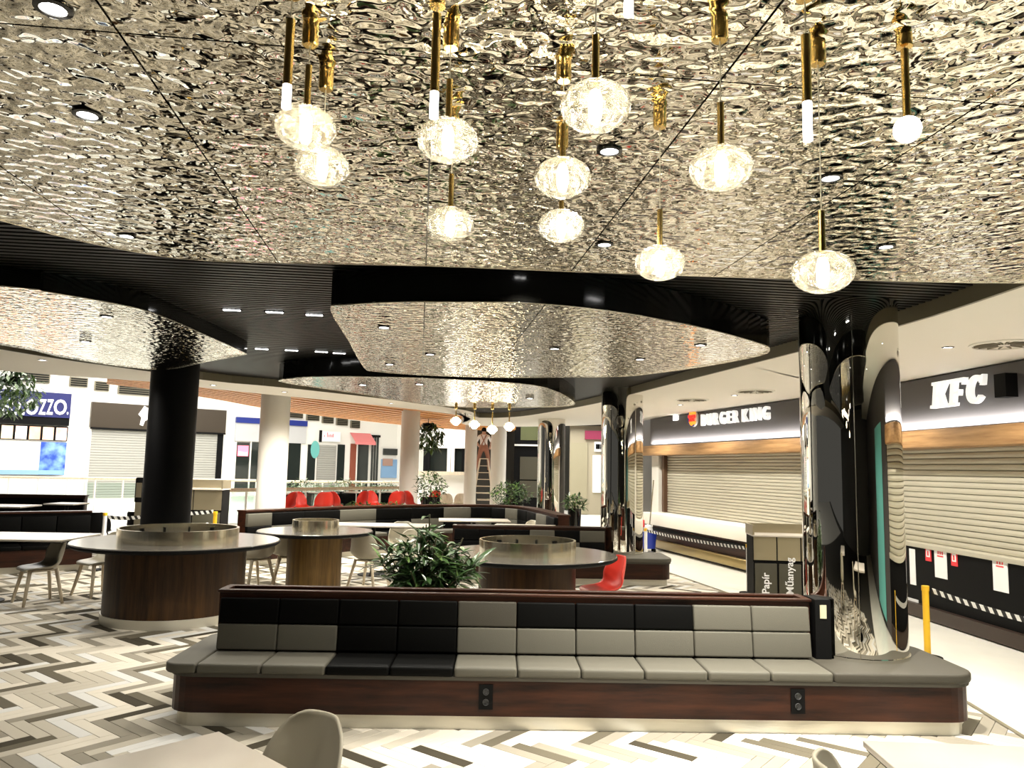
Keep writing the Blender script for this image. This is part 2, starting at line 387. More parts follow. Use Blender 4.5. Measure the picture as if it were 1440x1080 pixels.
isl_l = [G(*p, ZL) for p in ((0, 402), (60, 410), (120, 420), (180, 431), (225, 444), (290, 472), (343, 496), (338, 500), (290, 509), (230, 520), (160, 514), (80, 501), (0, 485))] + [(-7.2, 6.0), (-6.0, 4.6)]
island('rippled mirror-steel ceiling raft at the left beside the black column', isl_l, ZL, .15, 3)

# ---- floor
base = struct(MB().box(-45, 25, -9, 75, -.3, -.012).build('floor', m_joint), 'herringbone floor of cream, taupe and dark planks')
tl = [G(*p) for p in ((1440, 1037), (1360, 988), (1200, 912), (1035, 838), (942, 806))]
carpet_edge = [(3.9, -7), (3.85, 2), (3.8, 4.5)] + tl + [(2.2, 17.5), (.8, 20.5), (-1.5, 21), (-4, 19), (-6.4, 16.5), (-9, 15), (-13, 13), (-13, -7)]
out = carpet_edge[:-1]
# pale tile outside the carpet: right strip, far hall, left
rt = [p for p in carpet_edge[:11]]
right_poly = rt + [(.8, 24), (8, 24), (8, -7)]
struct(MB().prism([(3.9 + .0, -7)] + rt[1:9] + [(2.2, 17.5), (.8, 20.5), (.8, 22), (9, 22), (9, -7)], -.012, .003).build('floor_tile_zone', m_tile), 'pale polished tile strip before the food counters')
struct(MB().box(-45, 25, 22, 75, -.012, 0).build('floor_mall', m_tile), 'pale tile floor of the mall beyond the food court')
struct(MB().prism([(-45, -7), (-13, -7), (-13, 13), (-9, 15), (-6.4, 16.5), (-4, 19), (-1.5, 21), (.8, 20.5), (.8, 22), (-45, 22)], -.012, 0).build('floor_hall', m_tile), 'pale tile floor between food court and atrium')
es = MB()
for a, b in zip(rt[:-1], rt[1:]):
    d = (Vector(b) - Vector(a)).normalized(); nn = Vector((-d.y, d.x)) * .022
    es.add([(a[0] - nn.x, a[1] - nn.y, .006), (b[0] - nn.x, b[1] - nn.y, .006), (b[0] + nn.x, b[1] + nn.y, .006), (a[0] + nn.x, a[1] + nn.y, .006)], [(0, 3, 2, 1)])
struct(es.build('trim_2', m_khaki), 'dark metal strip where herringbone floor meets pale tile')
W_, N_ = .094, 5
ANG = math.radians(-38.3); planks = []
rng = random.Random(5)
zcol = {}
WTS = [30, 19, 17, 14, 12, 8]
def zc(z, j):
    if z not in zcol: zcol[z] = rng.choices(range(6), WTS)[0]
    return zcol[z] if rng.random() < .35 else rng.choices(range(6), WTS)[0]
R_ = 290
for k in range(-36, 37):
    for yy in range(-R_, R_):
        for kind in (0, 1):
            if kind == 0: cx, cy = (yy + 2 * N_ * k + N_ / 2), yy + .5; z = yy + (N_ - 1) * k
            else: cx, cy = yy + .5, yy - 2 * N_ * k - 2 * N_ + 1 + N_ / 2; z = yy - 2 * N_ * k - N_ + (N_ - 1) * k
            p = rot2((cx * W_, cy * W_), ANG)
            if not (-13 < p[0] < 4 and .8 < p[1] < 21): continue
            if abs(p[0]) > p[1] * .78 + 1.6: continue
            if not (inside(p, carpet_edge) or inside((p[0] - .3, p[1]), carpet_edge) or inside((p[0] - .2, p[1] - .2), carpet_edge)): continue
            planks.append((p, kind, zc(z, k)))
def vis(p):
    q = proj(p[0], p[1], 0)
    if not (-10 < q[0] < 1450 and 700 < q[1] < 1095): return False
    if -2.5 < p[0] < 3.4 and 5.55 < p[1] < 9: return False
    return True
planks.sort(key=lambda t: (not vis(t[0]), t[0][0] ** 2 + t[0][1] ** 2))
def plank_mb(mb, p, kind, mi=0, z=0.0):
    hl, hw = N_ * W_ / 2 - .0015, W_ / 2 - .0015; b = .002
    if kind: hl, hw = hw, hl
    c = [(-hl, -hw), (hl, -hw), (hl, hw), (-hl, hw)]; ci = [(x - math.copysign(b, x), y - math.copysign(b, y)) for x, y in c]
    vs = [(*[a + q for a, q in zip(rot2(v, ANG), p)], -.01) for v in c] + [(*[a + q for a, q in zip(rot2(v, ANG), p)], z - .002) for v in c] + [(*[a + q for a, q in zip(rot2(v, ANG), p)], z) for v in ci]
    mb.add(vs, [(8, 9, 10, 11)] + [(i, (i + 1) % 4, 4 + (i + 1) % 4, 4 + i) for i in range(4)] + [(4 + i, 4 + (i + 1) % 4, 8 + (i + 1) % 4, 8 + i) for i in range(4)], mi)
share = {}
for p, kind, c in planks[:300]:
    if (kind, c) not in share:
        mb = MB(); plank_mb(mb, (0, 0), kind); share[(kind, c)] = mb.mesh('plank', carpet[c])
    obj('plank', share[(kind, c)], base, loc=(p[0], p[1], 0))
mb = MB()
for p, kind, c in planks[300:]: plank_mb(mb, p, kind, c)
o = mb.build('planks', carpet, base); o['kind'] = 'stuff'

# ---- walls
W0, W1 = (-23.2, 33.0), (-7.1, 48.0)
SW = Frame(W0, W1)
def wall(name, a, b, h, m, label, t=.3, z0=0):
    fr = Frame(a, b); o = MB().box(0, fr.len, .0, t, z0, h).build(name, m); o.location = fr.o; o.rotation_euler = (0, 0, fr.ang); return struct(o, label)
wall('wall_left', (-40, 17.3), W1, 8.2, m_white, 'white mall wall behind the far shop fronts').location -= Vector((0, 0, 0))
wall('wall_back', (-7.1, 48), (-1.2, 44), 8.2, m_white, 'bright white wall at the far end of the atrium')
wall('wall_far', (-1.6, 33.6), (9, 36), 6, M('dark_far_wall', (.03, .028, .022), .4), 'dark wall at the far end of the passage')
wall('wall_right_near', (k1.x, k1.y), (6.0, -7), 3.7, m_nickel, 'metal-clad wall continuing past the right-hand counter')
wall('wall_behind', (7, -7), (-10, -7), 3.8, M('wall_dim', (.03, .028, .024), .5), 'plain wall behind the photographer')
wall('wall_right_far', (4.3, 30), (3.75, 19.3), 3.7, M('wall_passage', (.05, .045, .04), .4), 'dark shop wall past the far counter')
wall('wall_right_mid', (bk1.x, bk1.y), (k0.x, k0.y), 3.7, m_white, 'white pier between the two counters')
struct(MB().box(-45, 3.4, 24.5, 60, 8.75, 9).build('ceiling_mall', m_white), 'white ceiling high above the atrium')
tk = Frame((5.80, 3.4), (5.86, 1.2)); o = MB().box(0, tk.len, -.06, 0, 0.1, 2.5).build('wall_panel', m_teal); o.location = tk.o; o.rotation_euler = (0, 0, tk.ang); struct(o, 'teal wall panel beside the right-hand counter')

# ============================================================ COUNTERS ON THE RIGHT
def shutter(root, x0, x1, z0, z1, n, mat, y=.1, name='shutter'):
    sh = MB().box(x0, x1, y + .03, y + .05, z0, z1).build(name, m_khaki, root)
    h = (z1 - z0) / n; mb = MB(); L = x1 - x0
    prof = [(0, .02), (-.012, .1), (-.017, .45), (-.012, .82), (0, .93), (.012, 1.0)]
    vs = [(x, p[0], p[1] * h) for x in (0, L) for p in prof]; k = len(prof)
    mb.add(vs, [(i, k + i, k + i + 1, i + 1) for i in range(k - 1)]); me = mb.mesh('slat', mat)
    for i in range(n): obj('slat', me, sh, loc=(x0, y + .02, z0 + i * h))
    return sh
def led_strip(fr, x0, x1, y, z, power):
    c = fr.w((x0 + x1) / 2, y, z); o = area('led_strip', c, (PI - .95, 0, fr.ang), x1 - x0, .03, power, (1, 1, 1)); o.data.spread = 1.7; return o

# --- counter with the round logo
bk = thing('food_counter', 'shuttered burger counter with white letters on a dark metal sign', 'food counter', BK.o, BK.ang)
L = BK.len
MB().box(-.02, L, .3, .6, 0, ZS).build('back_wall', m_white, bk)
MB().box(0, .38, -.02, .35, 0, 2.22).build('pillar', m_white, bk)
MB().box(L - .12, L, -.02, .35, 0, 2.22).build('pillar', m_white, bk)
MB().box(.0, L, -.06, .25, 2.47, ZS - .02).build('sign_board', m_nickel, bk)
MB().box(-.28, L, -.30, .2, 2.20, 2.43).build('beam', m_oak, bk, bevel=.01)
shutter(bk, .62, L - .15, .86, 2.22, 22, m_shut)
MB().box(.50, .62, .02, .2, .86, 2.2).build('shutter_rail', M('rust_rail', (.10, .05, .025), .5), bk)
MB().box(.38, L, -.42, .25, .58, .85).build('counter_top', m_white2, bk, bevel=.012)
MB().box(.5, L, -.22, .25, .02, .58).build('counter_front', m_walnut, bk)
MB().box(.5, L, -.26, -.22, .44, .50).build('groove', m_black, bk)
MB().box(.9, L, -.34, -.22, .06, .24).build('kick_panel', M('brass_kick', (.30, .22, .08), .3, .7), bk, bevel=.02)
x0, z0 = BK.hit(987, 598, -.09); x1, z1 = BK.hit(1094, 590, -.09)
def letters(word, x, z, size, parent, adv, mat, y=-.1, off=.012, sx=1.0, ext=.03, shear=0.0, slope=0.0):
    for ch in word:
        if ch != ' ':
            o = text('letter', ch, size, mat, parent, (x, y, z), off=off, ext=ext, sx=sx, shear=shear)
            wd = max(v.co.x for v in o.data.vertices) * sx
            x += wd + adv
        else: x += size * .22
    return x
bs = .34
import bpy as _b
xe = letters('BURGER KING', x0, z0 - .01, bs, bk, .075, m_signw, sx=.90, off=.006)
lx, lz = BK.hit(974, 588, -.1); R = .19
bun = M('bun_orange', (.85, .33, .03), .5, emit=(.9, .3, .03), estr=.5); redl = M('logo_red', (.75, .03, .02), .5, emit=(.8, .03, .02), estr=.5)
disc = M('logo_white', (.9, .88, .8), .5)
lg = MB().xzprism([(lx + R * math.cos(a), lz + R * math.sin(a)) for a in np.linspace(0, 2 * PI, 28, endpoint=False)], -.10, -.06).build('logo_disc', disc, bk)
MB().xzprism([(lx + R * .86 * math.cos(a), lz + .05 + R * .72 * math.sin(a)) for a in np.linspace(.2, PI - .2, 14)], -.12, -.10).build('bun_top', bun, lg)
MB().xzprism([(lx + R * .86 * math.cos(a), lz - .05 + R * .65 * math.sin(a)) for a in np.linspace(PI + .2, 2 * PI - .2, 14)], -.12, -.10).build('bun_bottom', bun, lg)
text('lettering', 'BURGER', .085, redl, lg, (lx, -.125, lz + .008), align='CENTER', off=.003); text('lettering', 'KING', .095, redl, lg, (lx, -.125, lz - .07), align='CENTER', off=.003)
MB().xzprism([(lx + R * .98 * math.cos(a), lz + R * .98 * math.sin(a)) for a in np.linspace(PI * .75, PI * 1.7, 14)] + [(lx + R * .86 * math.cos(a), lz + R * .9 * math.sin(a)) for a in np.linspace(PI * 1.7, PI * .75, 14)], -.13, -.11).build('swoosh', M('logo_blue', (.01, .05, .4), .5), lg)
sx_, sz_ = BK.hit(950, 588, -.07); MB().box(sx_ - .12, sx_ + .12, -.075, -.055, sz_ - .05, sz_ + .06).build('lit_panel', m_tubel, bk)
led_strip(BK, .1, L - .1, -.16, 2.45, 40)

# --- counter with the three big letters
kf = thing('food_counter', 'shuttered chicken counter with three big white letters and notices on its black front', 'food counter', KFC.o, KFC.ang)
L = KFC.len
MB().box(0, L, .3, .6, 0, ZS).build('back_wall', m_white, kf)
MB().box(0, .12, -.02, .35, 0, 2.22).build('pillar', m_white, kf)
MB().box(0, L, -.06, .25, 2.45, ZS - .02).build('sign_board', m_nickel, kf)
MB().box(0, L, -.28, .2, 2.20, 2.42).build('beam', m_oak, kf, bevel=.01)
shutter(kf, .12, L - .05, .965, 2.22, 17, m_shut)
MB().box(.0, L, -.05, .25, .905, .965).build('sill', m_shut, kf, bevel=.006)
MB().box(.0, L, -.02, .25, .0, .905).build('counter_front', m_black, kf)
MB().box(.0, L, -.10, -.02, .02, .18).build('plinth', M('plinth_brown', (.03, .016, .009), .45), kf)
def kfc_letter(ch, x, z, h, w, par):
    t = .27 * w; s = lambda pts: [(x + (px * w) + .16 * pz * h, z + pz * h) for px, pz in pts]
    polys = []
    if ch in 'KF': polys += [[(.12, 0), (.40, 0), (.40, 1), (.12, 1)], [(0, 0), (.52, 0), (.52, .12), (0, .12)], [(0, .88), (.52, .88), (.52, 1), (0, 1)]]
    if ch == 'K': polys += [[(.38, .42), (.72, 1), (1.0, 1), (.60, .40)], [(.45, .58), (.62, .62), (1.0, 0), (.70, 0)], [(.62, .88), (1.08, .88), (1.08, 1), (.62, 1)], [(.62, 0), (1.1, 0), (1.1, .12), (.62, .12)]]
    if ch == 'F': polys += [[(.3, .86), (.98, .86), (.98, 1), (.3, 1)], [(.86, .74), (.98, .74), (.98, .9), (.86, .9)], [(.38, .42), (.70, .42), (.70, .53), (.38, .53)], [(.62, .36), (.70, .36), (.70, .59), (.62, .59)]]
    if ch == 'C':
        a = np.linspace(.62, 2 * PI - .62, 26); polys += [[(.5 + .52 * math.cos(t_), .5 + .51 * math.sin(t_)) for t_ in a] + [(.52 + .27 * math.cos(t_), .5 + .36 * math.sin(t_)) for t_ in a[::-1]], [(.80, .62), (.95, .62), (.95, 1.0), (.86, 1.0)]]
    mb = MB()
    for i, p in enumerate(polys): mb.xzprism(s(p), -.16 - .001 * i, -.10)
    return mb.build('letter', m_signw, par)
a = KFC.hit(1311, 575, -.13); b_ = KFC.hit(1388, 560, -.13); c_ = KFC.hit(1350, 527, -.13)
hh = .325; ww = (b_[0] - a[0]) / 3 * .86; zb = KFC.hit(1350, 570, -.13)[1]
for i, ch in enumerate('KFC'): kfc_letter(ch, a[0] + i * (b_[0] - a[0]) / 3, zb, hh, ww, kf)
o = MB().box(a[0] - .1, b_[0] + .55, -.10, -.06, zb - .02, zb + .5); xb = KFC.hit(1425, 540, -.1)
MB().box(b_[0] + .22, b_[0] + .40, -.20, -.06, xb[1] - .14, xb[1] + .12).build('sign_light', m_black, kf)
led_strip(KFC, .1, L - .1, -.16, 2.435, 38)
for (x0p, y0p, x1p, y1p, red) in ((1279, 772, 1287, 822, 0), (1301, 770, 1309, 789, 1), (1314, 772, 1331, 813, 0), (1337, 776, 1346, 796, 1), (1396, 785, 1417, 832, 0), (1271, 841, 1291, 849, 0)):
    p0 = KFC.hit(x0p, (y0p + y1p) / 2, -.03); p1 = KFC.hit(x1p, (y0p + y1p) / 2, -.03); xm = (x0p + x1p) / 2
    zt = KFC.hit(xm, y0p, -.03)[1]; zb_ = KFC.hit(xm, y1p, -.03)[1]
    n = MB().box(p0[0], p1[0], -.028, -.022, zb_, zt).build('notice', m_redp if red else m_paper, kf); wd = p1[0] - p0[0]
    if red:
        MB().box(p0[0] + wd * .2, p1[0] - wd * .2, -.031, -.028, zb_ + (zt - zb_) * .3, zt - (zt - zb_) * .15).build('pictogram', m_paper, n)
        MB().box(p0[0] + wd * .38, p1[0] - wd * .38, -.033, -.031, zb_ + (zt - zb_) * .4, zt - (zt - zb_) * .25).build('pictogram_mark', m_redp, n)
    elif zt - zb_ > .2 and wd > .15:
        for q in range(3): MB().box(p0[0] + wd * (.3 + .17 * q), p0[0] + wd * (.38 + .17 * q), -.031, -.028, zt - .07, zt - .03).build('printed_bar', m_redp, n)
        MB().box(p0[0] + wd * .25, p0[0] + wd * .75, -.031, -.028, zt - .10, zt - .085).build('printed_line', m_redp, n)

# ---- round air diffusers in the soffit
def diffuser(px, py, label):
    x, y = G(px, py, ZS); t = thing('air_diffuser', label, 'air vent', (x, y, ZS), 0, 'round vents in the white soffit')
    MB().lathe([(.30, .0), (.30, -.012), (.27, -.018), (.27, .0)], 32).build('rim', m_white, t, True)
    me = MB().box(.06, .26, -.006, .006, -.014, .0).mesh('vane', m_khaki)
    for k in range(16): obj('vane', me, t, rot=(0, 0, 2 * PI * k / 16))
    MB().lathe([(0, -.016), (.05, -.016), (.05, 0)], 16).build('hub', m_white, t, True)
diffuser(1412, 484, 'round white ceiling air vent above the three-letter sign')
diffuser(1062, 550, 'round white ceiling air vent above the burger sign letters')
diffuser(973, 562, 'round white ceiling air vent nearest the burger sign logo')

# ============================================================ BENCHES
def rounded(x0, x1, y0, y1, r, n=6):
    out = []
    for cx, cy, a0 in ((x1 - r, y0 + r, -PI / 2), (x1 - r, y1 - r, 0), (x0 + r, y1 - r, PI / 2), (x0 + r, y0 + r, PI)):
        out += [(cx + r * math.cos(a0 + PI / 2 * k / n), cy + r * math.sin(a0 + PI / 2 * k / n)) for k in range(n + 1)]
    return out
def cushion_mesh(sx, sy, sz, mat, r=.02):
    bm = bmesh.new(); bmesh.ops.create_cube(bm, size=1)
    bmesh.ops.scale(bm, vec=(sx, sy, sz), verts=bm.verts)
    bmesh.ops.bevel(bm, geom=list(bm.edges), offset=r, segments=3, affect='EDGES', profile=.6)
    me = bpy.data.meshes.new('cushion'); bm.to_mesh(me); bm.free(); me.materials.append(mat)
    for p in me.polygons: p.use_smooth = True
    return me
def bench(label, loc, rz, xl, xr, bl, br, nb, depth, seatcol, r1, r2, sockets, endcol=m_brownv, group=None):
    t = thing('bench', label, 'bench', loc, rz, group); SZ = .42
    MB().prism(rounded(xl + .06, xr - .06, .05, depth - .05, .16), 0.0, .10).build('plinth', m_plinth, t)
    MB().prism(rounded(xl + .02, xr - .02, .015, depth - .015, .2), .10, .345).build('base_panel', m_walnut, t)
    MB().prism(rounded(xl, xr, 0, depth, .22), .345, .37).build('seat_board', m_brownv, t)
    w_ = (br - bl) / nb; cache = {}
    # back structure with a slot along its top
    MB().box(bl - .02, br + .02, .46, .50, .36, .86).build('back_frame', m_walnut, t); MB().box(bl - .02, br + .02, .66, .70, .36, .86).build('back_frame', m_walnut, t)
    MB().box(bl - .03, br + .03, .44, .50, .855, .875).build('top_rail', m_walnut, t, bevel=.004); MB().box(bl - .03, br + .03, .65, .71, .855, .875).build('top_rail', m_walnut, t, bevel=.004)
    MB().box(bl - .03, bl + .03, .5, .66, .36, .875).build('end_panel', m_walnut, t); MB().box(br - .03, br + .03, .5, .66, .36, .875).build('end_panel', m_walnut, t)
    def cu(sx, sy, sz, m, r): 
        k = (round(sx, 3), sy, sz, m.name)
        if k not in cache: cache[k] = cushion_mesh(sx, sy, sz, m, r)
        return cache[k]
    for i in range(nb):
        x = bl + (i + .5) * w_
        obj('seat_cushion', cu(w_ - .006, .44, .07, seatcol[i], .022), t, loc=(x, .215, .40))
        for row, z, yb in ((r2, .535, .415), (r1, .725, .44)):
            o = obj('back_cushion', cu(w_ - .005, .07, .186, row[i], .014), t, loc=(x, yb, z), rot=(-.13, 0, 0))
        if depth > .9: obj('rear_seat_cushion', cu(w_ - .006, depth - .72, .07, seatcol[i], .022), t, loc=(x, .71 + (depth - .72) / 2, .40))
    for a, b2, side in ((xl - .005, bl - .003, 0), (br + .003, xr + .005, 1)):
        if b2 - a < .05: continue
        r = .2; pts = rounded(a, b2, -.005, depth + .005, min(r, (b2 - a) * .49))
        q = [(max(p[0], a + 0), p[1]) for p in pts]
        if side == 0: q = [p if p[0] < (a + b2) / 2 else (b2, -.005 if p[1] < depth / 2 else depth + .005) for p in pts]
        else: q = [p if p[0] > (a + b2) / 2 else (a, -.005 if p[1] < depth / 2 else depth + .005) for p in pts]
        q2 = []
        for p in q:
            if not q2 or math.hypot(p[0] - q2[-1][0], p[1] - q2[-1][1]) > 1e-4: q2.append(p)
        MB().prism(q2, .365, .435).build('end_cushion', endcol[side], t, bevel=.018, seg=3)
    for x in sockets:
        s = MB().box(x - .05, x + .05, .006, .03, .15, .32).build('socket_panel', m_black, t)
        for z in (.20, .27): MB().lathe([(0, 0), (.022, 0), (.022, .006)], 12).build('outlet', M('outlet_grey', (.12, .12, .12), .4), s).matrix_basis = Matrix.Translation((x, .006, z)) @ Matrix.Rotation(PI / 2, 4, 'X')
    return t
g, k_, bnv = m_grey, m_darkv, m_brownv
BR = .02; BO = Vector((.48, 5.64, 0))
b1 = bench('long front bench with grey and black cushions and walnut base', BO, BR, -2.90, 2.93, -2.66, 1.86, 10, 1.02,
           [g, g, k_, k_, g, g, g, g, g, g], [k_, k_, k_, k_, bnv, k_, k_, k_, g, g], [g, g, k_, k_, g, g, g, g, g, g], [-.62, 1.60], endcol=(g, bnv))
eb = MB().box(1.90, 2.02, .40, .62, .43, .88).build('end_post', m_black, b1)
MB().box(1.935, 1.985, .394, .40, .74, .84).build('sticker', M('sticker', (.45, .42, .28), .6), eb)
b2 = bench('middle bench behind the right round table with black and grey back cushions', (.75, 12.55, 0), .02, -1.95, 1.9, -1.65, .85, 6, 1.0,
           [g, k_, g, k_, g, g], [k_, k_, k_, g, k_, g], [k_, g, k_, k_, g, k_], [], endcol=(g, g))

# curved back bench
cb_pts = smoothpoly([(-4.95, 14.4), (-4.2, 15.5), (-3.0, 16.9), (-1.6, 18.0), (-.4, 18.4), (.35, 17.8), (.75, 16.4), (1.05, 14.9)], 8, False)
cb = thing('curved_bench', 'long curved bench with dark back and checkered cushions at the back of the court', 'bench')
def offs(c, d):
    out = []
    for i in range(len(c)):
        a = Vector(c[max(0, i - 1)]); b = Vector(c[min(len(c) - 1, i + 1)]); t = (b - a).normalized(); out.append((c[i][0] + t.y * d, c[i][1] - t.x * d))
    return out
def ribbon(c, d0, d1, z0, z1, i0=0, i1=None):
    a = offs(c, d0)[i0:i1]; b = offs(c, d1)[i0:i1]; return MB().prism(a + b[::-1], z0, z1)
# positive offset = towards the camera side
ribbon(cb_pts, -.10, .12, .05, .93).build('back_frame', m_walnut, cb); ribbon(cb_pts, -.13, .15, .93, .96).build('top_rail', m_walnut, cb)
ribbon(cb_pts, .12, .62, .10, .36).build('base_panel', m_walnut, cb); ribbon(cb_pts, .14, .58, 0, .10).build('plinth', m_plinth, cb)
nseg = len(cb_pts) - 1; st = 4
for i in range(0, nseg, st):
    j = min(nseg, i + st) + 1; c = i // st
    ribbon(cb_pts, .20, .64, .36, .43, i, j).build('seat_cushion', (g, k_, g)[c % 3], cb, bevel=.012)
    ribbon(cb_pts, .12, .20, .43, .66, i, j).build('back_cushion', (k_, g)[c % 2], cb, bevel=.01)
    ribbon(cb_pts, .12, .20, .665, .90, i, j).build('back_cushion', (g, k_, k_)[c % 3], cb, bevel=.01)

# left benches
def straight_bench(label, a, b, h, mat, group=None):
    fr = Frame(a, b); t = thing('bench', label, 'bench', fr.o, fr.ang, group); L = fr.len
    MB().box(0, L, .0, .14, .1, h).build('back_panel', mat, t); MB().box(-.02, L + .02, -.02, .16, h, h + .03).build('top_rail', m_walnut, t)
    MB().box(0, L, -.5, 0, .1, .36).build('base_panel', m_walnut, t); MB().box(.03, L - .03, -.45, .1, 0, .1).build('plinth', m_plinth, t)
    n = int(L / .5)
    for i in range(n):
        MB().box(i * L / n + .004, (i + 1) * L / n - .004, -.52, -.02, .36, .43).build('seat_cushion', k_, t, bevel=.015)
        MB().box(i * L / n + .004, (i + 1) * L / n - .004, -.07, -.0, .45, h - .05).build('back_cushion', k_ if i % 3 else m_darkv, t, bevel=.012)
    return t
straight_bench('black bench along the left edge behind the white table', (-10.6, 11.2), (-7.3, 13.6), .92, m_darkv)
straight_bench('brown panelled bench at the far left below the railing', (-14.5, 17.0), (-9.6, 17.6), 1.0, m_walnut)

# ============================================================ COLUMNS
def column(label, x, y, r, z0, z1, mat, seams=0, cat='column', group=None):
    t = thing('column', label, cat, (x, y, 0), 0, group)
    MB().lathe([(r, z0), (r, z1)], 96).build('shaft', mat, t, True)
    for k in range(seams):
        a = 2 * PI * k / seams - 1.9; me = MB().box(r - .003, r + .0015, -.003, .003, z0, z1).build('seam', m_steel, t); me.rotation_euler = (0, 0, a)
    MB().lathe([(r + .012, z0), (r + .012, z0 + .03), (r, z0 + .03)], 64).build('base_ring', mat if seams else mat, t, True)
    return t
column('thick mirror-polished column standing on the front bench', 2.80, 6.36, .385, .43, Z2 + .05, m_chrome, 3)
column('mirror-polished column rising from the middle bench', 1.93, 13.38, .36, .43, Z2 + .05, m_chrome, 3)
column('farthest mirror-polished column behind the curved bench', 1.07, 20.3, .36, 0, Z2 + .05, m_chrome, 3)
column('matte black column behind the large left round table', -4.80, 10.9, .32, 0, Z2 + .05, m_blackcol)
for lab, pxa, pyt, Y, r in (('thick white column left of the red chairs', 384, 712, 16.2, .30), ('white column behind the row of red chairs', 576, 697, 22.5, .27), ('slim white column left of the person on the ladder', 662, 700, 25.5, .20), ('white column right of the person on the ladder', 701, 700, 26.0, .26)):
    p = PY(pxa, 640, Y); column(lab, p.x, Y, r, 0, 3.6, m_white2)

# ============================================================ ROUND TABLES
def round_table(label, x, y, R, rr, rp, z, ped, fins=14):
    t = thing('round_table', label, 'table', (x, y, 0))
    MB().lathe([(0, 0), (rp + .015, 0), (rp + .015, .10), (0, .10)], 64).build('plinth', m_plinth, t, True)
    MB().lathe([(rp, .10), (rp, z - .05)], 64).build('pedestal', ped, t, True)
    MB().lathe([(0, z - .055), (R - .03, z - .055), (R, z - .035), (R, z - .012), (R - .006, z - .008), (0, z - .008)], 96).build('edge', m_black, t, True)
    MB().lathe([(R - .006, z - .008), (R - .012, z), (0, z)], 96).build('tabletop', m_topdark, t, True)
    MB().lathe([(rr, z), (rr, z + .15), (rr - .025, z + .15), (rr - .025, z)], 96).build('ring', m_ring, t, True)
    MB().lathe([(rr - .03, z + .004), (0, z + .004)], 64).build('ring_floor', m_black, t, True)
    me = MB().box(rr - .06, rr - .026, -.006, .006, .0, .10).mesh('divider', m_black)
    for k in range(fins): obj('divider', me, t, loc=(0, 0, z + .004), rot=(0, 0, 2 * PI * k / fins))
    return t
round_table('largest round table with steel ring, in front of the black column', -3.97, 9.42, 1.17, .68, .78, .90, m_walnut_v)
round_table('small round table with narrow steel ring on an oak drum', -2.76, 11.15, .81, .325, .38, .90, m_oak_v, 0)
round_table('round table with wide steel ring behind the front bench plant', .21, 8.75, 1.0, .54, .54, .90, m_walnut_v)

def rect_table(label, x, y, sx, sy, rz, z=.78, top=m_top, cat='table', grp=None):
    t = thing('table', label, cat, (x, y, 0), rz, grp)
    MB().box(-sx / 2, sx / 2, -sy / 2, sy / 2, z - .025, z).build('tabletop', top, t, bevel=.004)
    MB().box(-sx / 2 + .01, sx / 2 - .01, -sy / 2 + .01, sy / 2 - .01, z - .035, z - .025).build('underside', m_black, t)
    MB().tube([(0, 0, .02), (0, 0, z - .03)], .035, 14).build('leg', m_black, t, True); MB().lathe([(0, 0), (.24, 0), (.24, .012), (.03, .03)], 28).build('foot', m_black, t, True)
    return t

# ============================================================ CHAIRS
def shell_chair(name, label, shell, legm, loc, rz, group=None, legr=.026):
    t = thing(name, label, 'chair', loc, rz, group)
    cl = [(.235, .425), (.22, .445), (.15, .45), (.05, .44), (-.06, .432), (-.14, .44), (-.195, .48), (-.225, .55), (-.245, .64), (-.26, .73), (-.268, .80), (-.27, .83)]
    wd = [.15, .20, .225, .235, .24, .245, .25, .245, .235, .215, .175, .10]
    lift = [.0, .004, .012, .025, .045, .07, .085, .05, .02, .0, 0, 0]; wrap = [0, 0, 0, 0, .01, .03, .07, .11, .12, .10, .07, .04]
    nu = 13; vs = []
    for (y, z), w2, lf, wp in zip(cl, wd, lift, wrap):
        for i in range(nu):
            u = -1 + 2 * i / (nu - 1); vs.append((u * w2, y + wp * u * u, z + lf * abs(u) ** 2.4))
    fs = [(j * nu + i, j * nu + i + 1, (j + 1) * nu + i + 1, (j + 1) * nu + i) for j in range(len(cl) - 1) for i in range(nu - 1)]
    o = MB().add(vs, fs).build('shell', shell, t)
    for p in o.data.polygons: p.use_smooth = True
    s = o.modifiers.new('sub', 'SUBSURF'); s.levels = 1; s.render_levels = 1
    s = o.modifiers.new('thick', 'SOLIDIFY'); s.thickness = .014; s.offset = 0
    for sx in (-1, 1):
        for sy, yy in ((1, .16), (-1, -.14)):
            MB().tube([(sx * .14, yy, .435), (sx * .235, yy + sy * .07, 0)], legr, 8, r1=legr * .7).build('leg', legm, t, True)
    MB().box(-.15, .15, -.15, .17, .415, .432).build('seat_frame', legm, t)
    return t
ch0 = shell_chair('shell_chair', 'greige shell chair at the table in the bottom left foreground', m_shell, m_ash, (-.72, 3.02, 0), 0)
ch0.location = (-.88, 3.02, .02); ch0.rotation_euler = (0, 0, 2.45)
def corner_table(label, c, p1, p2, s1, s2, z):          # placed by the visible corner and one point on each of its edges
    C = Vector(G(*c, z)); d1 = (Vector(G(*p1, z)) - C).normalized(); d2 = Vector((-d1.y, d1.x))
    if d2.dot(Vector(G(*p2, z)) - C) < 0: d2 = -d2
    m = C + d1 * s1 / 2 + d2 * s2 / 2
    return rect_table(label, m.x, m.y, s1, s2, math.atan2(d1.y, d1.x), z)
corner_table('pale laminate table in the bottom left corner of the view', (308, 1028), (95, 1080), (435, 1077), 1.3, .8, .80)
corner_table('pale laminate table in the bottom right corner of the view', (1213, 1041), (1440, 1049), (1257, 1080), 1.3, .8, .80)
dup(ch0, (1.38, 2.84, 0), -1.87, 'greige shell chair at the table in the bottom right foreground')
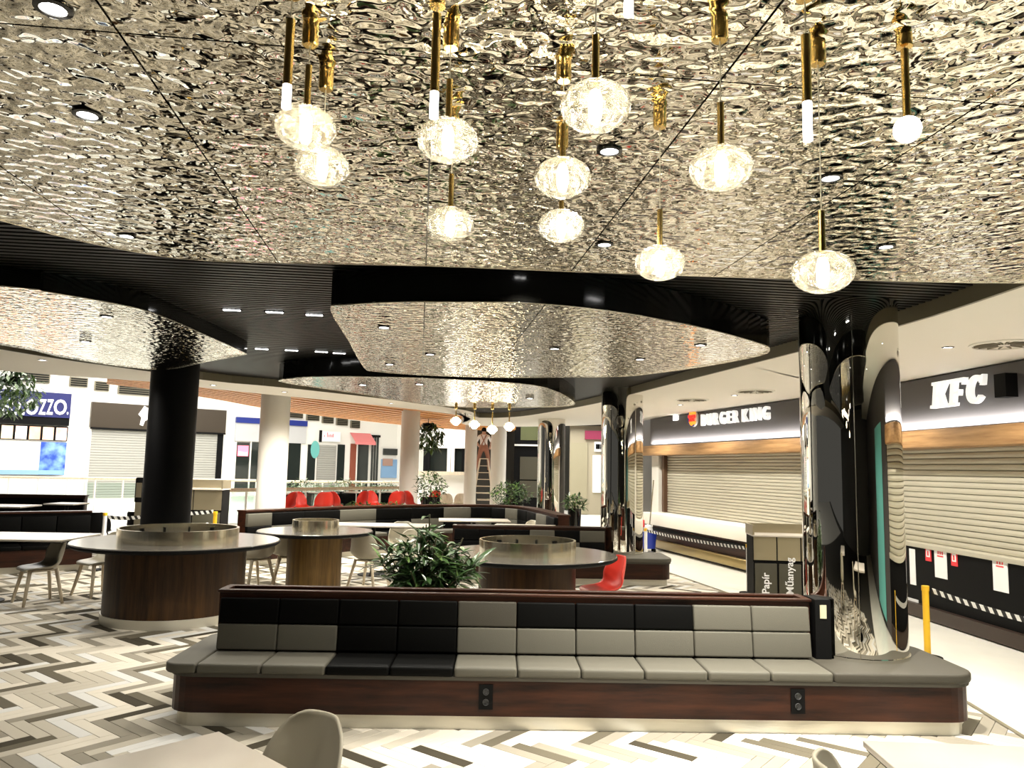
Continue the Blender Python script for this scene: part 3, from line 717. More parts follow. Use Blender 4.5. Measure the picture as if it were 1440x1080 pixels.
# left table group
rect_table('long white-topped table joined to the large round table on its left', -6.75, 10.15, 2.4, 1.0, 0.03, .84)
lefts = [((-7.35, 9.75), -.5, 'pale shell chair at the very left edge of the view'), ((-6.02, 10.12), 2.4, 'pale shell chair with light ash legs, middle of those tucked under the left table'),
         ((-5.62, 10.80), 2.6, 'pale shell chair tucked between the left table and the large round table')]
for p, a, l in lefts: dup(ch0, (*p, 0), a, l, 'pale chairs at the left table')
for p, a, l in (((-3.75, 11.6), .9, 'pale shell chair on the left of the small round table'), ((-3.35, 12.0), .3, 'pale shell chair behind the left side of the small round table'), ((-2.1, 11.8), -.4, 'pale shell chair behind the right side of the small round table'), ((-1.55, 12.2), 2.9, 'pale shell chair between the small round table and the plant'), ((-1.9, 13.95), 3.3, 'pale shell chair behind the big plant')):
    dup(ch0, (*p, 0), a, l, 'pale chairs near the small round table')
rect_table('white-topped table between the small round table and the curved bench', -2.3, 13.25, 1.9, .7, .05, .84)
rect_table('white-topped table before the right half of the curved bench', -.7, 15.5, 1.4, .7, .1, .80)
rect_table('white-topped table beside the middle bench', .28, 14.25, 1.1, .55, -.12, .80)
rect_table('narrow white table by the far left panelled bench', -8.95, 15.75, .6, .6, 0, .95)
rect_table('white table beyond the black bench at the far left', -9.8, 14.6, 1.6, .8, .1, .95)
dup(ch0, (.25, 15.1, 0), 2.0, 'pale shell chair at the curved bench tables')
# red chairs
rc = shell_chair('shell_chair', 'red shell chair with thin black legs at the right round table', m_red, m_black, (1.12, 9.25, 0), 1.9, None, .007)
reds = []
for i in range(9):
    px = 402 + i * 25.5; Y = 18.6 + .42 * i; p = PY(px, 705, Y); reds.append((p.x, Y))
names = ['first', 'second', 'third', 'fourth', 'fifth', 'sixth', 'seventh', 'eighth', 'ninth']
for i, (x, y) in enumerate(reds): dup(rc, (x, y, .32), [2.4, -2.0, .6, -.9][i % 4], '%s red chair from the thick white column in the row behind the curved bench' % names[i], 'red chairs behind the curved bench')
dk = struct(MB().prism([(-6.2, 17.9), (-1.6, 22.4), (-2.6, 23.6), (-7.4, 19.0)], 0, .32).build('floor_platform', m_tile), 'raised pale platform under the red chairs')
for i in range(4):
    a = Vector(reds[2 * i]).lerp(Vector(reds[2 * i + 1]), .5); t = rect_table('small white table %s among the red chairs' % ['nearest the thick white column', 'left of the middle', 'right of the middle', 'nearest the far white column'][i], a.x - .38, a.y + .62, .55, .55, .75, .78); t.location.z = .32
# black chairs at left
bc = shell_chair('shell_chair', 'black chair left of the hand sanitiser stand', m_black, m_black, (-8.0, 15.2, 0), .3, 'black chairs by the left column', .012)
dup(bc, (-7.35, 15.6, 0), -.4, 'black chair directly beside the hand sanitiser stand', 'black chairs by the left column')

# ============================================================ PENDANT LAMPS
DG = .157
def globe_profile(rx, rz, n=18): return [(max(1e-4, rx * math.sin(PI * k / n)), -rz * math.cos(PI * k / n)) for k in range(n + 1)]
gm = MB().lathe(globe_profile(DG / 2, DG * .345), 36).mesh('globe', m_globe)
for p in gm.polygons: p.use_smooth = True
bmsh = MB().lathe([(1e-4, -.042), (.010, -.038), (.015, -.02), (.015, .02), (.010, .036), (1e-4, .04)], 16).mesh('bulb', m_bulb)
for p in bmsh.polygons: p.use_smooth = True
GP = 'amber globe pendants over the front seats'
def pendant(label, gx, gy, wpx, rod_top, rod_bot, zc=Z1, power=.9, grp=GP, dg=DG):
    Y = dg * 1082 / wpx; c = PY(gx, gy, Y); s = dg / DG
    t = thing('pendant_lamp', label, 'lamp', (c.x, c.y, zc), 0, grp); dz = c.z - zc
    rt = PY(gx, rod_top, Y).z - zc; rb = dz + DG * .33 * s
    rt = min(rt, -.12)
    MB().lathe([(1e-4, 0), (.021 * s, 0), (.021 * s, -.062 * s), (.018 * s, -.066 * s), (1e-4, -.066 * s)], 24).build('canopy', m_brass, t, True)
    MB().tube([(0, 0, -.06 * s), (0, 0, rt)], .0016, 6).build('cord', m_cord, t)
    MB().tube([(0, 0, rt), (0, 0, rb)], .0085 * s, 14).build('rod', m_brass, t, True)
    g_ = obj('globe', gm, t, loc=(0, 0, dz)); g_.scale = (s, s, s)
    b_ = obj('bulb', bmsh, t, loc=(0, 0, dz)); b_.scale = (s, s, s) if dg == DG else (3 * s, 3 * s, 1.4 * s)
    d = bpy.data.lights.new('pendant_glow', 'POINT'); d.energy = power; d.color = (1, .86, .6); d.shadow_soft_size = .02
    lo = bpy.data.objects.new('pendant_glow', d); COL.objects.link(lo); lo.parent = t; lo.location = (0, 0, dz)
    return t
for a in (('upper glass globe lamp of the leftmost pair, brass rod above', 430, 180, 90, 92, 150), ('lower glass globe lamp of the leftmost pair', 453, 234, 80, 175, 205),
          ('upper glass globe lamp of the second pair from the left', 630, 198, 90, 112, 168), ('lower small glass globe lamp of the second pair from the left', 633, 315, 70, 245, 293),
          ('largest glass globe lamp near the top centre', 837, 150, 104, 50, 112), ('glass globe lamp below and left of the largest globe', 791, 250, 83, 175, 222),
          ('small glass globe lamp lowest in the centre column', 789, 318, 68, 283, 297), ('small glass globe lamp hanging lowest right of centre', 928, 370, 73, 295, 345),
          ('glass globe lamp on a long brass rod right of centre', 1014, 237, 93, 145, 205), ('glass globe lamp in front of the mirror column top', 1157, 383, 88, 297, 355)):
    pendant(*a)
def tube_lamp(label, px, Y, ytop, ymid, ybot, r=.011):
    c = PY(px, ymid, Y); t = thing('tube_lamp', label, 'lamp', (c.x, c.y, Z1), 0, 'slim tube pendants'); zt = min(-.02, PY(px, ytop, Y).z - Z1); zm = c.z - Z1; zb = PY(px, ybot, Y).z - Z1
    MB().tube([(0, 0, 0), (0, 0, zt)], .0016, 6).build('cord', m_cord, t); MB().tube([(0, 0, zt), (0, 0, zm)], r, 14).build('body', m_brass, t, True)
    MB().tube([(0, 0, zm), (0, 0, zb)], r * .98, 14).build('diffuser', m_tubel, t, True)
    MB().lathe([(1e-4, 0), (.02, 0), (.02, -.02), (1e-4, -.02)], 20).build('canopy', m_brass, t, True)
tube_lamp('slim brass tube lamp above the leftmost globe pair', 404, 1.75, 28, 120, 152)
tube_lamp('slim brass tube lamp left of the second globe pair', 611, 1.78, 20, 130, 166)
tube_lamp('slim tube lamp with long white diffuser on the right', 1135, 1.72, 50, 144, 198)
tube_lamp('short white tube lamp end at the top edge of the view', 884, 1.62, 0, 2, 22)
c = PY(1276, 182, 1.9); t = thing('pendant_lamp', 'bare glowing ball lamp on brass rod at the right', 'lamp', (c.x, c.y, Z1))
MB().tube([(0, 0, 0), (0, 0, -.06)], .0016, 6).build('cord', m_cord, t); rt_ = PY(1276, 70, 1.9).z - Z1
MB().tube([(0, 0, min(-.03, rt_)), (0, 0, c.z - Z1 + .03)], .010, 14).build('rod', m_brass, t, True); MB().lathe([(r_, z_ + c.z - Z1) for r_, z_ in globe_profile(.034, .034)], 24).build('bulb', M('lit_ball', (1, 1, 1), .5, emit=(1, .95, .86), estr=6), t, True)
MB().lathe([(1e-4, 0), (.02, 0), (.02, -.03), (1e-4, -.03)], 20).build('canopy', m_brass, t, True)
for i, (px, py, y0) in enumerate(((641, 592, 565), (667, 597, 570), (692, 604, 580), (716, 600, 570))):
    pendant(['leftmost', 'second', 'third', 'rightmost'][i] + ' of the four small globe lamps hanging far back over the curved bench', px, py, 16, y0, y0 + 10, zc=Z1, power=8, grp='far globe pendants over the curved bench', dg=.21)

# ============================================================ DOWNLIGHTS
def downlight(label, x, y, z, r=.045, power=30, ang=2.3, grp='recessed downlights', tilt=(0, 0, 0)):
    t = thing('downlight', label, 'ceiling light', (x, y, z), 0, grp)
    MB().lathe([(r * 1.45, .004), (r * 1.45, -.006), (r, -.008), (r, .004)], 28).build('trim_ring', m_gloss, t, True)
    MB().lathe([(r, -.004), (1e-4, -.004)], 24).build('lens', m_lens, t)
    if power: spot((0, 0, -.02), power, ang, parent=t, r=.04, tilt=tilt)
    return t
for (px, py, lab, pw) in ((123, 160, 'round downlight at the far left of the big mirror ceiling', 14), (857, 211, 'round downlight just below the largest globe', 22), (850, 343, 'small round downlight between the two lowest globes', 22), (1168, 249, 'round downlight above the globe at the mirror column', 75),
                      (1246, 346, 'round downlight right of the mirror column top', 80), (75, 10, 'round downlight in the top left corner', 14), (178, 331, 'round downlight near the curved left ceiling edge', 16)):
    x, y = G(px, py, Z1); downlight(lab, x, y, Z1, .032, pw)
for (px, py, lab) in ((540, 460, 'left'), (605, 498, 'lower left'), (780, 490, 'centre'), (985, 485, 'right'), (548, 512, 'corner'), (900, 505, 'lower right')):
    x, y = G(px, py, Z1); downlight('small downlight in the %s part of the middle mirror raft' % lab, x, y, Z1, .04, 55)
for (px, py, lab) in ((510, 541, 'left'), (590, 540, 'middle'), (745, 560, 'right')):
    x, y = G(px, py, Z1); downlight('small downlight in the %s part of the farthest mirror raft' % lab, x, y, Z1, .05, 70)
for (px, py, lab) in ((150, 445, 'near'), (120, 480, 'far')):
    x, y = G(px, py, ZL); downlight('small downlight at the %s side of the left mirror raft' % lab, x, y, ZL, .04, 32)
for i, (px, py) in enumerate(((326, 435), (386, 438), (442, 442), (368, 490), (410, 492), (452, 494), (477, 496))):
    x, y = G(px, py, Z2); t = thing('spot_module', '%s small led module in the black slats left of the middle mirror raft' % ['first near', 'second near', 'third near', 'first far', 'second far', 'third far', 'fourth far'][i], 'ceiling light', (x, y, Z2), GR, 'led modules in the slats')
    MB().box(-.09, .09, -.03, .03, -.006, .02).build('housing', m_black, t)
    for k in range(4): MB().box(-.075 + .04 * k, -.045 + .04 * k, -.02, .02, -.012, -.004).build('led', m_led, t)
    spot((0, 0, -.03), 30, 1.8, parent=t)
for i, (x, y, pw) in enumerate(((2.25, 5.05, 330), (1.25, 5.0, 190), (.1, 5.0, 60))):  # extra lights out of view behind the main raft, added to brighten the bench seats
    t = thing('spot_module', '%s added fill light hidden in the slats above the front bench' % ['right', 'middle', 'left'][i], 'ceiling light', (x, y, Z2), GR, 'added fill lights above the front bench')
    MB().box(-.09, .09, -.03, .03, -.006, .02).build('housing', m_black, t)
    for k in range(4): MB().box(-.075 + .04 * k, -.045 + .04 * k, -.02, .02, -.012, -.004).build('led', m_led, t)
    spot((0, 0, -.03), pw, 1.5, parent=t, tilt=(.28, 0, 0))
sof = [(3.9, 2.5), (4.3, 5.2), (4.35, 7.6), (4.2, 10), (3.75, 12.9), (3.3, 15), (2.7, 17.6)]  # invented lamps, added to flood the pale tile before the counters
for i, (x, y) in enumerate(sof):
    downlight('%s added fill lamp in the soffit before the counters' % ['nearest', 'second', 'third', 'fourth', 'fifth', 'sixth', 'farthest'][i], x, y, ZS, .04, 105, 2.5, 'added soffit lamps before the counters')
for i, (px, py) in enumerate(((60, 506), (300, 541.5), (400, 551), (550, 567), (660, 582.5))):  # more invented lamps, added to lift the left soffit and white columns
    x, y = G(px, py, ZS)
    downlight('%s added fill lamp in the left soffit' % ['nearest', 'second', 'third', 'fourth', 'farthest'][i], x, y, ZS, .04, (90, 170, 320, 320, 320)[i], 2.8, 'added left soffit lamps')
x, y = G(845, 405, Z2); dtc = thing('ceiling_sensor', 'small pale sensor on the black ceiling before the middle raft', 'sensor', (x, y, Z2))
MB().lathe([(.05, 0), (.05, -.012), (.02, -.03), (1e-4, -.032)], 20).build('dome', m_white, dtc, True); MB().lathe([(.06, 0), (.06, -.006), (.05, -.006)], 20).build('collar', m_white, dtc, True)

# ============================================================ PLANTS
def leaf_mesh(L, w_, mat, droop=.25):
    n = 6; vs = []
    for i in range(n + 1):
        t = i / n; ww = w_ * math.sin(PI * min(1, t * .93 + .05)) ** .8; z = -droop * L * t * t
        vs += [(-ww / 2, L * t, z + ww * .22), (0, L * t, z), (ww / 2, L * t, z + ww * .22)]
    fs = []
    for i in range(n): a = 3 * i; fs += [(a, a + 1, a + 4, a + 3), (a + 1, a + 2, a + 5, a + 4)]
    me = MB().add(vs, fs).mesh('leaf', mat)
    for p in me.polygons: p.use_smooth = True
    return me
LM = [leaf_mesh(.22, .05, m_leaf), leaf_mesh(.25, .052, m_leaf, .4), leaf_mesh(.20, .045, m_leafl, .2), leaf_mesh(.19, .046, m_leaf, .1)]
pl = thing('bushy_plant', 'big bushy green plant with narrow leaves behind the front bench', 'plant', (-.72, 6.95, 0))
MB().lathe([(1e-4, 0), (.24, 0), (.30, .62), (.28, .62), (.26, .56), (1e-4, .56)], 32).build('pot', m_gloss, pl, True); MB().lathe([(.27, .57), (1e-4, .585)], 24).build('soil', m_soil, pl)
rg = random.Random(3); stems = MB(); nodes = []
for k in range(30):
    a = rg.uniform(0, 2 * PI); rad = .47 * rg.uniform(.02, 1) ** .6; top = Vector((math.cos(a) * rad, math.sin(a) * rad * .8, .80 + (.58 * (1 - (rad / .60) ** 2)) * rg.uniform(.4, 1.0)))
    b0 = Vector((math.cos(a) * rad * .3, math.sin(a) * rad * .3, .57)); md = b0.lerp(top, .5) + Vector((0, 0, .05)); stems.tube([b0, md, top], .006, 5)
    nodes.append((b0, md, top))
# a tall centre shoot, as in the photograph
nodes.append((Vector((0, 0, .57)), Vector((.02, -.02, .95)), Vector((.01, -.02, 1.42)))); stems.tube(nodes[-1], .008, 5)
stems.build('stems', m_stem, pl)
for i in range(300):
    b0, md, top = nodes[i % len(nodes)]; t = rg.uniform(.3, 1.0); p = b0.lerp(md, t * 2) if t < .5 else md.lerp(top, t * 2 - 1)
    az = rg.uniform(0, 2 * PI); el = rg.uniform(-.35, .75) + (t - .6) * .8
    obj('leaf', LM[rg.choices((0, 1, 2, 3), (5, 4, 1.2, 4))[0]], pl, loc=p, rot=(el, rg.uniform(-.4, .4), az))
def foliage(root, name, n, rx, ry, rz_, z, L=.16, w_=.05, mat=None, light=.25, rs=None, drop=0):
    rr = rs or random.Random(n); mb = MB()
    for _ in range(n):
        while True:
            q = Vector((rr.uniform(-1, 1), rr.uniform(-1, 1), rr.uniform(-1, 1)))
            if q.length <= 1: break
        q = q * (q.length ** -.35 if q.length > .05 else 1); q = Vector((q.x * rx, q.y * ry, z + q.z * rz_))
        d = Vector((rr.uniform(-1, 1), rr.uniform(-1, 1), rr.uniform(-.7, .6) - drop)).normalized(); sd = d.cross(Vector((0, 0, 1))).normalized(); nn = sd.cross(d)
        l = L * rr.uniform(.7, 1.2); ww = w_ * rr.uniform(.7, 1.2)
        mb.add([q, q + d * l * .5 - sd * ww / 2 + nn * .01, q + d * l, q + d * l * .5 + sd * ww / 2 + nn * .01], [(0, 1, 2, 3)], 1 if rr.random() < light else 0)
    o = mb.build(name, [m_leaf, m_leafl], root); o['kind'] = 'stuff'; return o
def shrub(label, x, y, rx, rz_, zc, n, pot=True, z0=0, grp=None, light=.25):
    t = thing('potted_shrub', label, 'plant', (x, y, z0), 0, grp)
    foliage(t, 'foliage', n, rx, rx * .8, rz_, zc, mat=None, light=light)
    if pot: MB().lathe([(1e-4, 0), (rx * .5, 0), (rx * .62, max(.15, zc - rz_ * .7)), (rx * .5, max(.15, zc - rz_ * .7))], 24).build('pot', m_gloss, t, True)
    MB().tube([(0, 0, .1), (0, 0, zc)], .02, 6).build('stem', m_stem, t)
def at(px, py, Y): p = PY(px, py, Y); return p
fo = foliage(pl, 'inner_leaves', 420, .40, .34, .26, .98, L=.17, w_=.045, light=.06)
p = at(606, 684, 20.5); shrub('leafy shrub between the red chairs and the far white columns', p.x, 20.5, .42, .40, p.z, 420)
p = at(718, 696, 20.6); shrub('wide dark shrub left of the farthest mirror column', p.x, 20.6, .55, .34, p.z, 520)
p = at(808, 707, 18.4); shrub('low dark shrub between the two far mirror columns', p.x, 18.4, .26, .20, p.z, 220)
for i, (px, py, Y) in enumerate(((425, 685, 27), (486, 684, 29), (545, 688, 30.2))):
    p = at(px, py, Y); shrub('%s light green planter shrub beyond the railing' % ['left', 'middle', 'right'][i], p.x, Y, .72, .28, p.z, 330, True, 0, 'planter shrubs beyond the railing', .7)
for i, (px, py, Y, w2) in enumerate(((500, 711, 18.9, .42), (548, 711, 19.3, .40), (612, 711, 19.9, .4))):
    p = at(px, py, Y); t = thing('planter_box', '%s low planter of dark leaves on the ledge before the red chairs' % ['left', 'middle', 'right'][i], 'planter', (p.x, Y, 0), .6, 'low planters before the red chairs')
    MB().box(-w2, w2, -.12, .12, 0, p.z - .06).build('box', m_black, t); foliage(t, 'foliage', 160, w2, .13, .08, p.z - .02, L=.12, rs=random.Random(i))
def hanging(label, px, py, Y, rx, rz_, n, ztop):
    p = at(px, py, Y); t = thing('hanging_plant', label, 'plant', (p.x, Y, p.z)); foliage(t, 'foliage', n, rx, rx, rz_, 0, L=.3, w_=.1, drop=.5, light=.35)
    MB().lathe([(1e-4, .1), (rx * .3, .15), (rx * .4, .4), (rx * .36, .4)], 16).build('basket', m_black, t, True)
    MB().tube([(0, 0, .3), (0, 0, ztop - p.z)], .012, 6).build('cable', m_black, t)
hanging('leafy hanging plant in front of the blue pizza sign', 14, 548, 24, .85, .75, 700, 8)
hanging('hanging plant behind the far white column', 602, 612, 26, .5, .5, 350, 3.6)

# ============================================================ BINS AND BARRIERS
def bins(label, x, y, rz, words, h, ww, tray=True):
    t = thing('recycling_station', label, 'recycling bin', (x, y, 0), rz); n = len(words); L = n * ww
    MB().box(0, L, 0, .42, 0, h * .62).build('body', m_black, t)
    for i, wd in enumerate(words):
        d = MB().box(i * ww + .012, (i + 1) * ww - .012, -.018, .0, .06, h * .61).build('door', m_olive, t, bevel=.004)
        text('lettering', wd, .125, m_paper, d, (i * ww + ww * .62, -.021, h * .30), rot=(PI / 2, -PI / 2, 0), ext=.001, off=.002)
        MB().box(i * ww + .008, (i + 1) * ww - .008, .02, .03, h * .64, h * .88).build('flap', m_steelb, t)
    MB().box(0, L, .03, .42, h * .62, h * .88).build('upper_body', m_black, t)
    MB().box(-.01, L + .01, -.02, .43, h * .885, h * .90).build('shelf', m_top, t)
    for a in ((-.01, L + .01, .41, .43), (-.01, .01, -.02, .43), (L - .01, L + .01, -.02, .43)): MB().box(a[0], a[1], a[2], a[3], h * .90, h).build('tray_edge', m_steelb, t)
    return t
bins('dark recycling station with three white-lettered doors beside the mirror column', 3.05, 9.75, -.10, ('Papír', 'Műanyag', 'Egyéb'), 1.19, .29)
p = at(258, 700, 14.2); bins('recycling station with white lettering right of the black column', p.x - .35, 14.2, .02, ('Papír', 'Egyéb'), 1.5, .52)
def post(label, x, y, h=.72, mat=None):
    t = thing('barrier_post', label, 'barrier post', (x, y, 0), 0, None)
    MB().lathe([(1e-4, 0), (.14, 0), (.14, .015), (.035, .03)], 24).build('foot', m_black, t, True); MB().tube([(0, 0, .02), (0, 0, h - .04)], .032, 16).build('tube', mat or m_yellow, t, True)
    MB().lathe([(.037, h - .05), (.037, h), (1e-4, h)], 16).build('cap', m_yellow, t, True)
def tape(label, a, b, za, zb, sag=.06, h=.05):
    A = Vector((*a, za)); B = Vector((*b, zb)); fr = Frame(a, b); L = fr.len; n = 14; vs = []
    for i in range(n + 1):
        u = i / n; z = za + (zb - za) * u - sag * 4 * u * (1 - u); vs += [(u * L, 0, z - h / 2), (u * L, 0, z + h / 2), (u * L, .004, z + h / 2), (u * L, .004, z - h / 2)]
    fs = []
    for i in range(n): q = 4 * i; fs += [(q + k, q + (k + 1) % 4, q + 4 + (k + 1) % 4, q + 4 + k) for k in range(4)]
    o = MB().add(vs, fs).build('barrier_tape', m_tape); o.location = fr.o; o.rotation_euler = (0, 0, fr.ang); return tag(o, label, 'barrier tape')
post('yellow barrier post before the three-letter counter', 4.30, 8.1); tape('black and white striped tape running right from the yellow post', (4.34, 8.05), (4.75, 5.6), .68, .66)
post('yellow barrier post at the lower right outside the tape bend', 4.78, 5.5)
pa = G(1052, 771, .68); pb = G(908, 746, .68); tape('long striped tape in front of the burger counter', pb, pa, .68, .68, .03)
post('pale barrier post at the near end of the burger counter tape', pa[0], pa[1], .74, m_paper); post('barrier post at the far end of the burger counter tape', pb[0], pb[1], .72, m_paper)
pa = at(152, 727, 13.2); pb = at(198, 727, 13.2); tape('short striped tape left of the black column', (pa.x, 13.2), (pb.x, 13.2), pa.z, pb.z, .02, .06)
pc = at(262, 722, 13.6); pd = at(300, 719, 13.6); tape('short striped tape across the left recycling station', (pc.x, 13.6), (pd.x, 13.6), pc.z, pd.z, .01, .06)
post('yellow barrier post at the left recycling station', at(303, 720, 13.6).x, 13.6, .98); post('slim white barrier post at the end of the black bench', pa.x - .05, 13.2, .95, m_paper)
p = at(196, 700, 14.6); t = thing('sanitiser_stand', 'tall grey hand sanitiser stand left of the black column', 'stand', (p.x, 14.6, 0))
MB().lathe([(1e-4, 0), (.17, 0), (.17, .02), (1e-4, .02)], 20).build('foot', m_black, t); MB().box(-.06, .06, -.03, .03, .02, 1.15).build('pole', m_khaki, t)
MB().box(-.085, .085, -.04, .04, 1.05, 1.52).build('holder', m_black, t, bevel=.03); MB().box(-.05, .05, -.05, -.04, 1.15, 1.42).build('dispenser', m_steelb, t)

# ============================================================ FAR HALL
# railings with glass
def railing(label, a, b, h=1.1, n=8):
    fr = Frame(a, b); t = thing('railing', label, 'railing', fr.o, fr.ang); L = fr.len
    MB().tube([(0, 0, h), (L, 0, h)], .05, 10).build('handrail', m_ash, t)
    for i in range(n + 1): MB().box(i * L / n - .02, i * L / n + .02, -.02, .02, 0, h - .05).build('post', m_white, t)
    for i in range(n): MB().box(i * L / n + .05, (i + 1) * L / n - .05, -.006, .006, .08, h - .15).build('pane', m_pane, t)
ra = at(310, 689, 20); rb = at(420, 690, 21.5); railing('near glass railing with wooden handrail beyond the red chairs', (at(300, 689, 19.5).x, 19.5), (at(565, 690, 25).x, 25), 1.12, 7)
railing('far glass railing with wooden handrail across the atrium', (at(-30, 674, 27.5).x, 27.5), (at(360, 680, 30).x, 30), 1.14, 10)
railing('far right glass railing in front of the distant shops', (at(395, 682, 31).x, 31), (at(560, 686, 34).x, 34), 1.1, 6)
# wood slat ceiling over the passage
ws = thing('wooden_ceiling', 'orange wooden slat ceiling over the passage behind the white columns', 'ceiling'); ws['kind'] = 'structure'; del ws['category']
A_ = [G(*p, ZS + .02) for p in ((150, 530), (215, 538), (300, 547.5), (400, 557.5), (550, 572.5), (660, 588), (725, 597))]
B_ = [G(*p, 3.42) for p in ((150, 541), (215, 549), (300, 562), (405, 580), (560, 598), (660, 606), (725, 611))]
A_ = smoothpoly(A_, 6, False); B_ = smoothpoly(B_, 6, False)
mb = MB(); NS = 11
def row(u): return [(a[0] + (b[0] - a[0]) * u, a[1] + (b[1] - a[1]) * u) for a, b in zip(A_, B_)]
for k in range(NS):
    c0 = row(.20 + .8 * k / NS); c1 = row(.20 + .8 * (k + .55) / NS); n = len(c0)
    mb.add([(p[0], p[1], z) for z in (3.42, 3.54) for q in (c0, c1) for p in q], sum([[(i, n + i, n + i + 1, i + 1), (i, i + 1, 2 * n + i + 1, 2 * n + i), (n + i, 3 * n + i, 3 * n + i + 1, n + i + 1)] for i in range(n - 1)], []))
o = mb.build('slats', m_orange, ws); o['kind'] = 'stuff'
c0, c1 = row(0), row(1.0); n = len(c0)
MB().prism(c0 + c1[::-1], 3.60, 3.66).build('backing', M('backing_brown', (.05, .018, .006), .7), ws)
MB().prism(row(0) + row(.17)[::-1], 3.40, 3.46).build('edge_panel', m_black, ws)

# ---- shop fronts on the far wall (local x along the wall)
def S(px, py=640): return SW.hit(px, py)
def shop(label, pxl, pxr):
    a = S(pxl)[0]; b = S(pxr)[0]; p = SW.w(a); return thing('shop_front', label, 'shop', p, SW.ang), b - a, a
def zat(px, py): return S(px, py)[1]
# pizza shop
t, L, a0 = shop('blue-signed pizza shop with lit menu boards at the far left', -45, 92)
z0, z1 = zat(50, 586), zat(50, 551)
MB().box(0, L, -.25, -.02, z0, z1).build('sign_board', m_navy, t)
for ch, pa_, pb_ in (('B', -21, -8), ('E', -6, 5), ('L', 7, 16), ('L', 18, 27), ('O', 28, 46), ('Z', 47, 57), ('Z', 58, 67), ('O', 68, 86), ('.', 87, 89)):
    xa = S(pa_)[0] - a0; xb_ = S(pb_)[0] - a0; o = text('letter', ch, 1.0, m_signw, t, (xa, -.27, zat((pa_ + pb_) / 2, 582.5)), off=.02, ext=.03)
    vx = [v.co.x for v in o.data.vertices]; vz = [v.co.y for v in o.data.vertices]; hz = zat(50, 561) - zat(50, 582)
    sc = (xb_ - xa) / (max(vx) - min(vx)); o.scale = (sc, hz / max(vz) if ch != '.' else .8, 1); o.location.x = xa - min(vx) * sc
MB().box(0, L, -.2, -.02, zat(50, 597), z0).build('lower_box', m_black, t)
zz0, zz1 = zat(50, 618), zat(50, 600); nm = 7
MB().box(0, L, -.1, -.02, zz0 - .03, zz1 + .05).build('menu_board', m_black, t)
for i in range(nm):
    q = MB().box(L * i / nm + .05, L * (i + 1) / nm - .05, -.13, -.10, zz0, zz1).build('menu_panel', M('menu_lit_%d' % (i % 3), [(.9, .85, .75), (.9, .55, .35), (.85, .8, .55)][i % 3], .5, emit=[(.95, .85, .7), (.9, .45, .25), (.9, .8, .5)][i % 3], estr=.3, mottle=((.75, .12, .08), 1.6)), t)
MB().box(0, L * .72, -.06, -.02, zat(50, 668), zz0 - .1).build('white_panel', m_paper, t)
MB().box(L * .72, L, -.08, -.02, zat(80, 668), zz0 - .1).build('blue_panel', m_cobalt, t)
MB().box(0, L, -.5, -.02, 0, zat(50, 672)).build('counter', m_white, t); MB().box(0, L * .95, -.55, -.05, zat(50, 667), zat(50, 661)).build('display_case', m_sky, t)
# shuttered shop with bronze fascia
t, L, a0 = shop('shuttered shop with bronze fascia and white emblem behind the black column', 122, 313)
zt, zm = zat(200, 577) + .25, zat(200, 604)
MB().box(0, L, -.2, -.02, zm, zt).build('fascia', m_bronze, t); MB().box(0, L, -.24, -.2, zm - .08, zm).build('fascia_edge', m_black, t)
shutter(t, .1, L - .35, .05, zm - .08, 26, m_shutw, -.06); MB().box(L - .35, L - .05, -.1, -.02, 0, zm).build('jamb', m_black, t); MB().box(0, .1, -.1, -.02, 0, zm).build('jamb', m_white, t)
ex = S(203, 585)[0] - a0; ez = zat(203, 585)
MB().xzprism([(ex + u * .5, ez + v * .5) for u, v in ((-.7, .1), (-.45, .5), (-.2, .95), (.05, .75), (.5, 1.0), (.75, .5), (.6, -.2), (.55, -.95), (.25, -.95), (.2, -.35), (-.1, -.5), (-.25, -1.0), (-.5, -.9), (-.4, -.2))], -.30, -.2).build('emblem', m_signw, t)
# white shop with blue stripe
t, L, a0 = shop('white shop with a blue stripe and pink neon in its window', 328, 428)
zb = zat(380, 597); MB().box(0, L, -.2, -.02, zb, zb + .3).build('stripe', M('stripe_blue', (.006, .02, .20), .5), t)
MB().box(0, L, -.12, -.02, zat(380, 622), zb).build('fascia', M('fascia_grey', (.5, .5, .5), .5), t)
for px0, px1 in ((331, 350), (352, 366), (404, 422)):
    x0 = S(px0)[0] - a0; x1 = S(px1)[0] - a0; w_ = MB().box(x0, x1, -.05, -.02, .4, zat((px0 + px1) / 2, 622)).build('window', m_glassd, t)
    MB().box(x0 - .05, x0, -.1, -.02, .2, zat(px0, 621)).build('mullion', m_white, t)
x0 = S(333)[0] - a0; x1 = S(348)[0] - a0; zc_ = zat(340, 634)
ns = MB().box(x0, x1, -.09, -.06, zc_ - .28, zc_ + .28).build('neon_sign', M('neon_pink', (.8, .15, .2), .5, emit=(.9, .12, .18), estr=1.2), t)
MB().xzprism([(x0 + (x1 - x0) * u, zc_ + v) for u, v in ((.08, -.24), (.92, -.26), (.9, -.06), (.6, -.08), (.1, -.02))], -.1, -.09).build('pale_shape', m_paper, ns)
